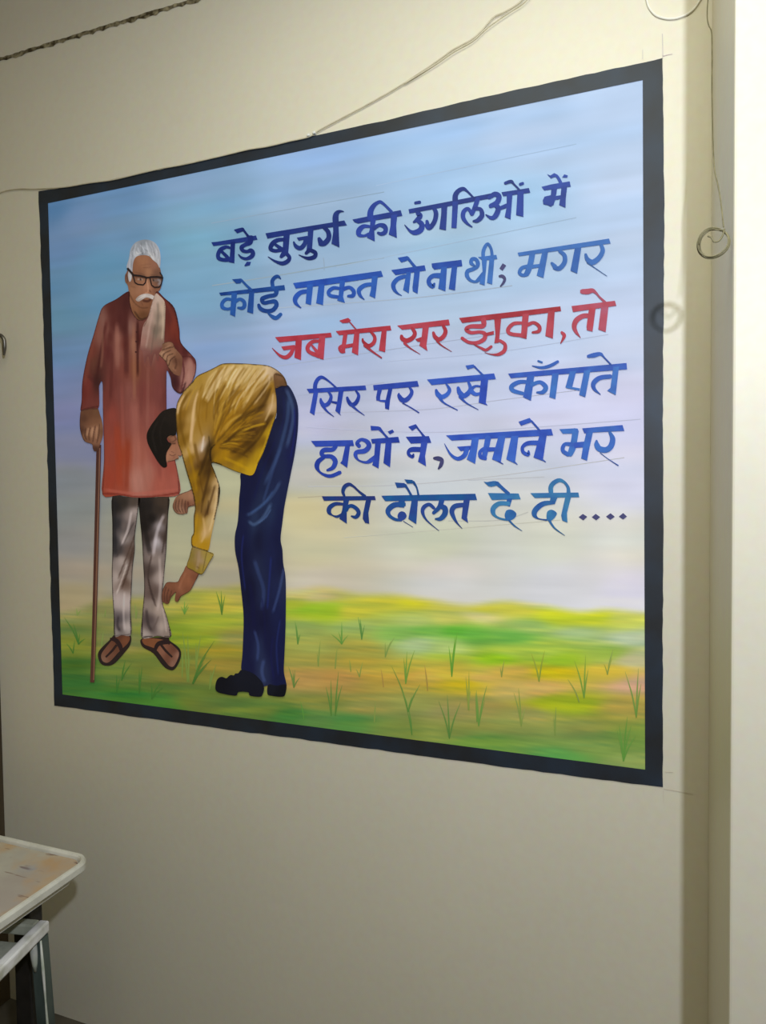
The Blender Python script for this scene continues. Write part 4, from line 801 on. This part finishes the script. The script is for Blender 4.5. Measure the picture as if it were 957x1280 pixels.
# ------------------------------------------------------------------ the verse, brushed word by word
def word(x0, y0, wpx, cols, strokes, label=None, d0=0.0022):
    """strokes in the pixels of a 957-pixel-wide enlargement of the word; S = swept brush, P = flat cut shape, R = rounded blob"""
    k = 957.0/wpx
    V, Fc, Cl = [], [], []; off = 0
    rng = np.random.RandomState(int(x0*7+y0))
    cA, cB = np.array(cols[0], float), np.array(cols[1], float)
    for si, (kind, pts) in enumerate(strokes):
        d = d0+si*3e-5
        if kind == 'S':
            q = [(x0+p[0]/k, y0+p[1]/k, p[2]/k*1.07+.1) for p in pts]
            if len(q) == 2: q = [q[0], tuple((a+b)/2 for a, b in zip(*q)), q[1]]
            # round the blunt ends a little
            a, b = strip(q)
            for e in (0, -1):
                t = (np.array(q[0][:2])-np.array(q[1][:2])) if e == 0 else (np.array(q[-1][:2])-np.array(q[-2][:2]))
                t /= np.hypot(*t)+1e-9; w = q[e][2]
                if w > 1.5:
                    tip = (a[e]+b[e])/2+t*w*.38
                    na, nb_ = tip+(a[e]-b[e])*.28, tip-(a[e]-b[e])*.28
                    if e == 0: a = np.vstack([na, a]); b = np.vstack([nb_, b])
                    else: a = np.vstack([a, na]); b = np.vstack([b, nb_])
            n = len(a)
            X = np.concatenate([a[:, 0], b[:, 0]]); Y = np.concatenate([a[:, 1], b[:, 1]])
            fs = [(off+i, off+i+1, off+n+i+1, off+n+i) for i in range(n-1)]
        else:
            q = [(x0+p[0]/k, y0+p[1]/k) for p in pts]
            if kind == 'R': q = [tuple(p) for p in crom(q, 4, True)]
            X, Y, f = patch([q], 2.2, False)
            fs = [tuple(i+off for i in g) for g in f]
        t = rng.rand()*1.1-.05
        mixv = np.clip(t+0.9*(vnoise(X*1.0, Y*1.0, 9, 9, 11)-.5), -.25, 1)[:, None]
        col = (cA*(1-mixv)+cB*mixv)*.93
        if kind == 'S': col = col*np.clip(.80+.2*np.interp(np.arange(len(X)) % n, np.linspace(0, n-1, len(q)), [min(1, p[2]/4) for p in q]), 0, 1)[:, None]
        V.append(PW(X, Y, d)); Cl.append(pigment(X, Y, col)); Fc += fs; off += len(X)
    o = mesh_from('painted_word', np.concatenate(V), Fc, np.concatenate(Cl), MURAL, M_ink)
    if label: o['label'] = label
    return o
def S(*p): return ('S', p)
def Pp(*p): return ('P', p)
def R(*p): return ('R', p)
N1 = ((24,42,112),(34,56,130)); N2 = ((36,60,142),(46,74,170)); N3 = ((44,72,160),(54,86,184))
B1 = ((26,66,138),(42,92,168)); B2 = ((40,82,178),(48,100,190)); B3 = ((52,104,186),(66,122,202))
RD = ((178,52,66),(194,72,88)); RD2 = ((196,70,88),(192,96,124))
V1 = ((36,62,160),(52,80,184)); V2 = ((48,84,192),(62,108,208)); V3 = ((54,96,196),(66,126,208))
T1 = ((24,64,132),(40,52,118)); T2 = ((28,88,152),(42,70,148)); T3 = ((40,92,166),(62,132,182)); DOT = ((66,66,112),(80,80,130))
red = 'word in red lettering'
# line 1
word(260,270,80,N1,[Pp((48,392),(130,385),(715,290),(738,352),(500,395),(80,448)),Pp((338,390),(405,380),(392,705),(310,690),(325,600)),S((332,478,30),(270,462,45),(190,500,60),(150,570,55),(160,630,55),(230,655,50),(300,650,60),(335,640,50)),
 S((185,515,36),(250,575,44),(320,650,50)),Pp((385,205),(445,185),(510,172),(535,205),(525,225),(435,258)),S((515,190,35),(560,250,28),(600,305,34)),S((635,320,75),(625,390,75),(560,425,55),(500,465,58),(520,515,50),(580,530,45),(640,515,60),(672,560,60),(640,610,58),(570,638,42),(500,620,32),(450,570,10)),
 Pp((540,740),(580,682),(640,685),(625,735),(560,750))])
word(325,255,110,N1,[Pp((58,318),(915,178),(943,232),(700,262),(80,375)),Pp((258,300),(325,290),(305,545),(240,560),(245,480)),S((262,385,35),(190,392,40),(135,430,48),(112,485,40),(160,508,35),(220,500,38),(255,490,40)),S((165,440,26),(215,475,36),(250,505,40)),S((265,530,60),(228,572,34)),
 S((290,540,34),(318,580,38),(300,620,42),(240,645,40),(160,620,22),(85,572,6)),Pp((398,365),(515,345),(522,378),(420,398)),S((495,375,40),(485,430,45),(440,478,44),(390,460,38),(365,412,16)),Pp((520,280),(580,272),(562,520),(500,530),(515,400)),S((535,500,44),(498,535,30)),
 S((560,505,38),(600,530,40),(592,572,42),(530,590,36),(470,575,18),(418,550,5)),S((690,250,34),(738,300,44),(745,370,50),(700,425,52),(655,430,48)),S((640,375,34),(660,418,56)),Pp((790,190),(850,185),(862,470),(775,430),(795,300)),S((822,210,60),(820,140,60),(835,98,48),(870,78,25),(912,82,5))])
word(435,240,80,N2,[Pp((65,410),(290,365),(785,270),(810,355),(420,420),(150,470),(95,450)),S((330,390,85),(335,290,80),(380,205,62),(445,155,46),(490,150,42),(560,205,36),(650,298,40)),Pp((335,400),(415,400),(390,560),(398,738),(280,680),(320,570)),
 S((325,515,34),(230,512,56),(165,570,75),(160,635,60),(230,655,34),(310,630,50)),S((385,540,60),(460,495,50),(530,505,66),(562,550,62),(545,605,62),(490,625,50),(445,608,34)),Pp((640,345),(735,330),(718,500),(728,685),(605,632),(632,500))])
word(500,215,170,N2,[Pp((58,262),(640,150),(680,150),(650,182),(65,292)),Pp((712,142),(905,112),(915,145),(725,170)),S((106,217,18),(138,212,20)),S((122,288,28),(140,308,34),(120,335,28),(95,352,14)),S((112,335,22),(150,365,34),(145,405,38),(105,425,34),(70,415,18),(30,370,4)),
 S((232,245,22),(252,290,30),(240,350,30),(205,393,30),(185,372,26)),S((188,345,20),(196,385,32)),Pp((290,230),(332,225),(322,410),(275,400),(288,300)),S((388,225,36),(388,165,34),(412,130,28),(445,118,24),(475,138,13),(520,185,12)),Pp((368,210),(408,205),(396,395),(360,392)),
 S((505,298,22),(478,258,22),(447,278,28),(443,320,28),(470,360,18),(508,388,7)),S((545,190,30),(528,240,30),(505,295,26)),S((522,258,24),(565,262,24),(575,305,32),(545,340,28),(515,345,14)),S((625,180,24),(665,155,32),(695,172,34),(680,215,34),(635,238,28)),S((660,225,26),(690,255,34),(670,308,34),(640,322,24),(600,298,6)),S((685,262,22),(750,235,26)),
 Pp((750,155),(790,150),(776,332),(735,316),(748,250)),Pp((825,140),(868,135),(866,314),(815,302)),S((738,78,18),(780,66,22),(800,85,12),(838,124,12)),S((843,86,18),(863,79,18))])
word(670,210,60,N3,[Pp((105,375),(300,325),(665,265),(688,370),(560,385),(430,410),(160,445)),Pp((300,420),(415,410),(385,610),(345,735),(290,770),(230,742),(140,722),(130,640),(165,570),(290,540)),Pp((370,560),(510,538),(505,612),(365,640)),Pp((500,370),(615,370),(588,600),(582,792),(455,735),(485,560)),
 Pp((215,120),(280,148),(360,100),(415,130),(405,172),(350,182),(290,205)),S((395,148,54),(440,200,54),(490,300,60)),Pp((515,185),(560,125),(630,150),(615,190))])
# line 2
word(268,335,100,B1,[Pp((55,295),(835,203),(845,262),(440,300),(75,330)),Pp((210,135),(320,125),(335,150),(310,182),(260,186)),S((320,140,22),(380,205,25),(440,262,30)),Pp((205,300),(270,295),(247,582),(185,555)),S((215,378,30),(140,372,35),(92,420,40),(97,470,40),(150,490,30),(205,480,35)),S((240,410,38),(300,372,35),(350,400,40),(358,450,44),(330,480,38),(280,474,22)),
 Pp((415,285),(475,280),(462,547),(390,525)),S((738,240,58),(730,315,46),(640,338,44),(570,368,48),(590,415,42),(660,405,40),(722,400,48),(740,448,48),(690,505,46),(610,512,44),(550,485,44),(528,440,34)),S((620,520,8),(690,580,38),(740,595,44),(792,552,38)),S((700,235,40),(690,160,42),(720,112,40),(760,100,34),(795,132,6))])
word(358,330,130,B2,[Pp((60,175),(350,135),(870,62),(888,115),(350,195),(85,225)),S((205,250,34),(130,262,38),(82,312,42),(87,362,30),(135,405,6)),Pp((190,190),(245,185),(225,378),(175,362)),Pp((295,190),(350,185),(335,378),(272,360)),Pp((490,155),(540,150),(520,300),(537,357),(465,335),(480,280)),
 S((490,225,24),(430,220,30),(387,255,32),(403,290,30),(470,302,28)),S((525,228,34),(580,215,28),(618,250,34),(610,290,34),(565,294,20)),S((790,185,30),(720,195,35),(667,237,38),(677,288,26),(717,328,5)),Pp((785,115),(840,108),(815,315),(762,290),(775,240))])
word(480,315,105,B2,[Pp((80,205),(460,150),(475,210),(130,262)),S((240,275,40),(160,302,45),(107,360,48),(112,420,40),(150,468,22),(202,497,4)),Pp((255,230),(305,225),(280,470),(215,430)),Pp((345,210),(408,205),(380,475),(325,445),(322,400)),Pp((155,65),(265,45),(280,80),(260,98),(195,118)),S((265,65,30),(310,120,27),(358,180,32))])
word(480,315,105,B2,[Pp((540,130),(880,88),(890,160),(570,200),(545,170)),S((645,270,58),(560,270,48),(512,310,45),(512,358,45),(553,393,42),(570,360,24)),Pp((650,175),(715,165),(697,447),(615,415)),Pp((770,165),(832,155),(807,437),(735,420))])
word(570,295,75,B3,[S((290,472,30),(238,430,54),(252,370,56),(310,368,50),(345,430,60),(328,490,55),(260,528,58),(182,560,60),(172,630,60),(220,700,44),(300,728,38),(360,690,60),(425,595,44)),Pp((405,360),(490,360),(452,788),(370,760),(420,560)),Pp((345,335),(640,300),(655,365),(430,392)),Pp((530,360),(608,350),(572,772),(490,745)),S((430,335,50),(432,240,54),(470,152,48),(510,128,42),(555,200,40),(570,290,45),(566,335,46))])
word(570,295,75,DOT,[Pp((690,515),(740,435),(797,470),(740,552)),S((692,642,36),(735,640,48),(773,680,42),(755,740,38),(708,800,22))])
word(640,290,130,B3,[Pp((50,190),(890,60),(905,105),(60,222)),S((185,200,48),(167,290,48),(138,372,46),(105,400,22)),S((150,312,28),(90,330,32),(66,372,30),(95,397,28),(140,390,28)),Pp((180,302),(272,290),(267,322),(172,337)),Pp((275,185),(330,178),(287,422),(225,400)),S((435,175,28),(480,215,36),(480,280,40),(435,333,40),(390,328,36)),S((362,285,22),(392,318,40)),Pp((575,150),(635,143),(597,382),(535,355)),
 S((815,115,28),(832,170,38),(800,235,42),(740,278,46),(692,252,38),(675,205,22)),S((690,280,14),(760,330,7),(872,406,4))])
# line 3 (red)
word(335,390,165,RD,[Pp((50,182),(455,150),(462,182),(82,220)),Pp((95,250),(195,238),(190,268),(112,278)),S((187,252,20),(165,300,28),(130,328,27),(85,315,17),(28,260,3)),Pp((200,195),(245,190),(238,348),(190,330)),Pp((370,175),(415,172),(402,346),(352,330)),S((372,210,20),(320,216,25),(286,255,28),(300,290,25),(362,316,30)),S((318,242,13),(362,298,24))],red)
word(335,390,165,RD,[Pp((490,138),(885,98),(893,132),(515,168)),S((560,160,28),(550,230,28),(543,283,26)),S((548,240,22),(518,258,20),(530,286,20),(552,288,18)),Pp((552,237),(622,225),(617,252),(552,264)),Pp((625,145),(662,142),(652,314),(606,292)),Pp((515,62),(580,42),(600,60),(580,78),(540,80)),S((585,65,8),(637,125,8)),S((742,140,16),(772,180,22),(765,222,26),(727,245,26),(690,215,18),(685,195,12)),S((700,240,22),(750,282,14),(822,332,9)),Pp((825,120),(860,117),(848,291),(802,278))],red)
word(490,385,80,RD,[Pp((75,262),(845,170),(862,255),(560,285),(150,325)),S((295,300,40),(338,370,54),(310,440,60),(220,488,64),(152,458,60),(140,415,42)),S((185,525,40),(270,600,20),(420,692,6)),Pp((345,465),(445,430),(440,512),(380,502)),Pp((455,280),(550,275),(512,560),(528,642),(405,560),(440,430)),S((760,262,40),(797,340,55),(770,420,60),(700,468,60),(640,430,55),(615,365,36)),S((670,490,34),(740,560,18),(890,652,6))],red)
word(565,370,150,RD,[Pp((55,175),(862,82),(868,120),(600,155),(80,215)),S((248,185,38),(245,238,36),(150,242,30),(112,265,30),(150,292,26),(220,287,24),(260,302,30),(255,342,32),(200,372,28),(130,368,24),(78,335,24)),Pp((250,298),(332,278),(332,306),(262,322)),Pp((335,185),(390,180),(372,372),(335,377),(345,310)),S((168,383,7),(230,415,18),(270,430,22),(312,402,20)),S((378,355,22),(420,385,25),(415,435,30),(370,465,24),(310,465,9),(258,450,3)),
 Pp((560,145),(612,140),(592,342),(528,325),(550,290)),S((562,215,22),(490,220,27),(446,265,30),(462,300,27),(542,312,28)),S((600,230,28),(650,212,24),(693,242,28),(690,280,27),(640,290,16)),Pp((765,120),(818,113),(802,339),(742,318))],red)
word(565,370,150,RD2,[S((872,290,20),(893,318,27),(863,380,6))],'red comma')
word(695,355,85,RD2,[Pp((215,310),(825,235),(845,305),(235,395)),S((460,445,60),(370,452,64),(282,512,70),(252,600,62),(282,680,42),(342,757,6)),Pp((460,345),(555,335),(510,670),(430,650),(425,600)),Pp((630,330),(735,315),(695,677),(590,640)),S((362,105,62),(440,105,72),(510,92,56),(560,127,33),(610,185,26),(685,255,35))],red)
# line 4
word(375,460,100,V1,[Pp((78,250),(780,208),(792,262),(110,300)),S((180,265,45),(180,200,45),(207,140,43),(250,110,38),(300,127,25),(370,180,18),(445,250,22)),Pp((165,265),(220,265),(170,566),(115,530)),S((335,280,22),(370,340,34),(342,418,44),(290,445,44),(255,410,40),(245,368,22)),S((262,438,34),(320,515,20),(405,582,5)),S((382,405,20),(455,420,30)),Pp((460,270),(520,265),(476,545),(492,572),(420,510),(440,420)),S((665,270,18),(700,330,34),(672,408,44),(620,440,44),(580,400,40),(562,352,26)),S((608,438,30),(680,502,18),(770,566,5))])
word(460,460,70,V1,[Pp((85,292),(840,218),(868,315),(95,380)),Pp((160,360),(240,355),(205,480),(205,562),(140,555),(135,500)),Pp((150,545),(305,545),(290,587),(200,572)),Pp((345,345),(415,345),(375,540),(355,713),(290,690),(285,600)),S((700,320,28),(745,400,54),(715,480,64),(640,548,74),(572,538,78),(527,470,58),(525,435,24)),S((590,600,18),(720,670,17),(866,762,18)),])
word(530,450,95,V2,[Pp((35,245),(880,168),(902,240),(95,315)),S((275,300,18),(318,370,40),(290,430,48),(222,465,54),(170,430,55),(150,378,30)),S((200,475,44),(250,540,20),(422,632,10)),S((555,275,28),(582,350,44),(560,408,54),(500,450,58),(447,410,58),(427,348,36)),S((450,460,38),(530,540,18),(682,626,6)),S((588,372,46),(640,330,28),(705,332,22)),S((590,390,54),(645,430,42),(710,420,32)),Pp((715,240),(808,225),(775,540),(800,573),(685,535)),Pp((520,70),(620,55),(645,90),(545,118)),S((630,80,22),(680,130,17),(745,196,25))])
word(625,435,170,V3,[Pp((55,180),(888,105),(892,150),(75,212)),Pp((190,195),(240,190),(216,371),(160,345)),S((192,238,22),(130,240,27),(80,270,30),(92,300,27),(160,320,22)),S((222,258,26),(280,240,24),(320,275,32),(300,310,27),(258,312,12)),Pp((365,180),(412,175),(388,359),(345,345)),S((223,125,5),(290,138,18),(350,125,22),(405,95,18)),S((266,91,12),(294,101,12)),Pp((490,165),(535,160),(505,280),(458,278)),Pp((460,266),(562,284),(557,300),(465,282)),Pp((590,158),(635,153),(598,346),(555,330)),
 S((775,200,28),(700,210,30),(657,247,32),(662,288,22),(706,328,4)),Pp((795,132),(835,130),(812,331),(752,300),(775,280)),S((618,58,20),(660,50,30),(705,42,22),(730,65,10),(780,118,10))])
# line 5
word(380,525,125,V1,[Pp((65,200),(465,192),(478,248),(110,255)),S((300,250,40),(272,282,38),(192,287,42),(167,318,38),(190,345,34),(260,350,38),(298,395,44),(275,455,38),(222,480,22)),S((195,352,30),(137,395,42),(122,445,42),(147,495,20),(200,527,26),(260,535,32),(342,502,34)),Pp((395,235),(440,235),(412,457),(345,410),(362,390))])
word(380,525,125,V1,[S((528,250,34),(507,220,34),(545,187,28),(600,205,38),(620,250,44),(580,295,44),(505,307,38),(492,340,34),(522,385,16),(590,405,23),(640,385,40),(692,340,30)),Pp((680,210),(735,205),(712,464),(650,430),(667,380)),Pp((640,182),(900,160),(915,215),(650,225)),Pp((780,205),(838,200),(822,452),(758,410)),Pp((635,55),(715,62),(745,95),(640,100)),S((718,80,30),(770,140,17),(822,200,28)),Pp((800,110),(845,90),(862,115),(820,137))])
word(500,520,80,V1,[Pp((85,310),(430,300),(465,400),(330,405),(160,412)),S((305,500,68),(180,500,68),(127,530,50),(132,580,44),(185,610,42),(197,572,26)),Pp((310,395),(410,385),(372,600),(387,752),(265,680),(295,560)),Pp((120,160),(235,120),(255,170),(180,220)),S((235,150,30),(290,220,20),(360,312,35))])
word(500,520,80,DOT,[S((508,630,36),(570,635,62),(622,660,54),(610,730,52),(573,788,24)),])
word(545,515,155,V2,[Pp((75,180),(888,130),(902,180),(620,195),(120,220)),Pp((160,268),(268,260),(264,290),(190,302)),S((237,283,34),(217,335,34),(165,360,27),(110,325,17),(63,243,3)),Pp((275,200),(330,195),(300,400),(235,365),(262,290)),S((400,200,42),(387,270,40),(368,352,36)),S((382,275,27),(340,305,25),(342,345,27),(380,358,26)),Pp((392,272),(474,272),(468,302),(388,306)),Pp((480,185),(535,183),(497,392),(430,365)),S((480,380,11),(517,402,5)),
 Pp((580,185),(635,183),(607,397),(540,365)),S((598,380,13),(627,406,5)),S((803,238,34),(710,240,31),(667,270,25),(672,310,25),(710,328,26),(712,300,12)),Pp((800,165),(855,160),(822,377),(750,350)),S((812,363,12),(846,386,5)),Pp((635,75),(720,45),(745,75),(655,105)),S((735,70,14),(798,140,12))])
word(690,515,100,V3,[Pp((85,205),(270,195),(315,240),(260,258),(125,260)),S((278,225,72),(265,320,68),(245,420,74),(212,505,60)),S((240,390,48),(160,382,40),(127,420,44),(132,470,44),(190,508,48)),Pp((260,365),(405,350),(405,420),(260,430)),Pp((410,230),(490,225),(440,450),(416,582),(345,555),(365,430)),Pp((358,195),(840,155),(862,225),(490,245),(385,255)),S((685,240,28),(722,320,58),(700,410,64),(640,453,64),(562,438,64),(532,390,58),(530,342,22)),S((570,485,9),(660,555,7),(792,642,12))])
# line 6
word(395,595,85,T1,[Pp((80,285),(825,282),(840,338),(110,348)),S((400,285,25),(377,220,44),(400,152,54),(460,117,46),(520,142,30),(600,215,27),(685,285,40)),Pp((385,335),(465,335),(430,500),(432,672),(325,600),(365,480)),S((372,395,35),(270,392,48),(192,442,60),(182,508,54),(230,553,18),(300,570,34),(372,530,30)),S((415,480,60),(455,430,48),(510,422,48),(578,470,50),(597,528,54),(555,578,48),(488,560,14)),Pp((700,335),(775,330),(735,520),(747,672),(690,660),(655,600),(660,530))])
word(470,590,135,T2,[Pp((45,210),(878,192),(893,248),(80,258)),Pp((200,250),(255,248),(248,316),(200,312)),S((245,287,40),(160,292,44),(107,337,44),(117,385,28),(170,420,24),(222,425,22)),R((192,375),(215,350),(250,355),(270,390),(250,420),(215,430),(192,405)),S((240,435,5),(327,489,4)),Pp((315,245),(370,243),(355,462),(285,415)),Pp((165,92),(250,98),(275,135),(185,140)),S((255,115,22),(285,160,17),(318,222,20)),Pp((250,65),(320,70),(345,100),(275,102)),S((330,90,22),(360,140,13),(377,222,18)),
 S((512,320,24),(470,287,28),(422,312,34),(412,360,27),(450,430,13),(557,521,3)),S((582,245,44),(560,310,38),(508,362,28)),S((565,302,38),(608,320,44),(608,370,46),(570,413,36),(525,415,14)),S((785,290,34),(700,302,40),(670,347,40),(692,410,26),(720,455,13),(762,501,3)),Pp((775,245),(830,243),(805,400),(814,450),(755,410))])
word(600,590,65,T3,[Pp((140,385),(705,395),(745,500),(580,505),(215,515)),Pp((500,490),(590,490),(545,636),(460,610)),S((522,582,72),(350,580,78),(245,660,88),(238,750,74),(292,820,38),(400,865,34),(505,880,34)),R((450,780),(480,710),(550,690),(620,715),(665,770),(640,840),(560,890),(490,890),(458,840)),S((530,890,30),(630,990,26),(772,1086,6)),Pp((60,175),(120,185),(240,165),(290,165),(340,210),(320,245),(200,272),(150,260)),S((305,205,68),(400,290,54),(520,400,60))])
word(655,590,140,T3,[Pp((52,180),(462,175),(470,215),(90,222)),S((230,185,35),(227,130,38),(252,92,36),(300,70,31),(345,90,21),(375,135,25),(377,190,34)),Pp((225,215),(285,215),(260,276),(215,265)),S((248,260,28),(160,272,40),(97,322,44),(87,365,38),(120,398,11),(192,410,13)),R((190,370),(200,335),(235,322),(278,350),(260,390),(225,418),(195,410)),S((215,415,19),(260,480,13),(347,543,3)),Pp((350,215),(400,213),(365,350),(369,432),(325,415),(315,370))])
for q in (((465,385),(500,358),(538,382),(505,412)),((577,385),(610,357),(648,385),(615,412)),((698,380),(737,352),(773,382),(735,408)),((808,380),(845,350),(877,380),(845,405))):
    o = word(655,590,140,DOT,[Pp(*q)]); o.name = 'painted_dot'
# pencil setting-out lines left around the border
for r in [([(827.5,42,.9),(828,58,.9),(828,73,.9)],(226,218,212)),([(828,70,.9),(834,68.5,.9),(840,67.5,.7)],(224,208,202)),([(803,62,.8),(803,74,.8)],(232,226,216)),([(831,965,1.0),(836,965,.9),(841,965.5,.7)],(176,168,148)),([(829,986,.9),(846,989,.9),(866,993,.6)],(170,162,142)),([(828.5,988,.9),(829,1004,.7)],(172,165,148)),([(804,984,.8),(804,994,.6)],(176,170,154))]:
    ribbon_mesh('pencil_guideline', MURAL, [r], M_fig, 0.0009)
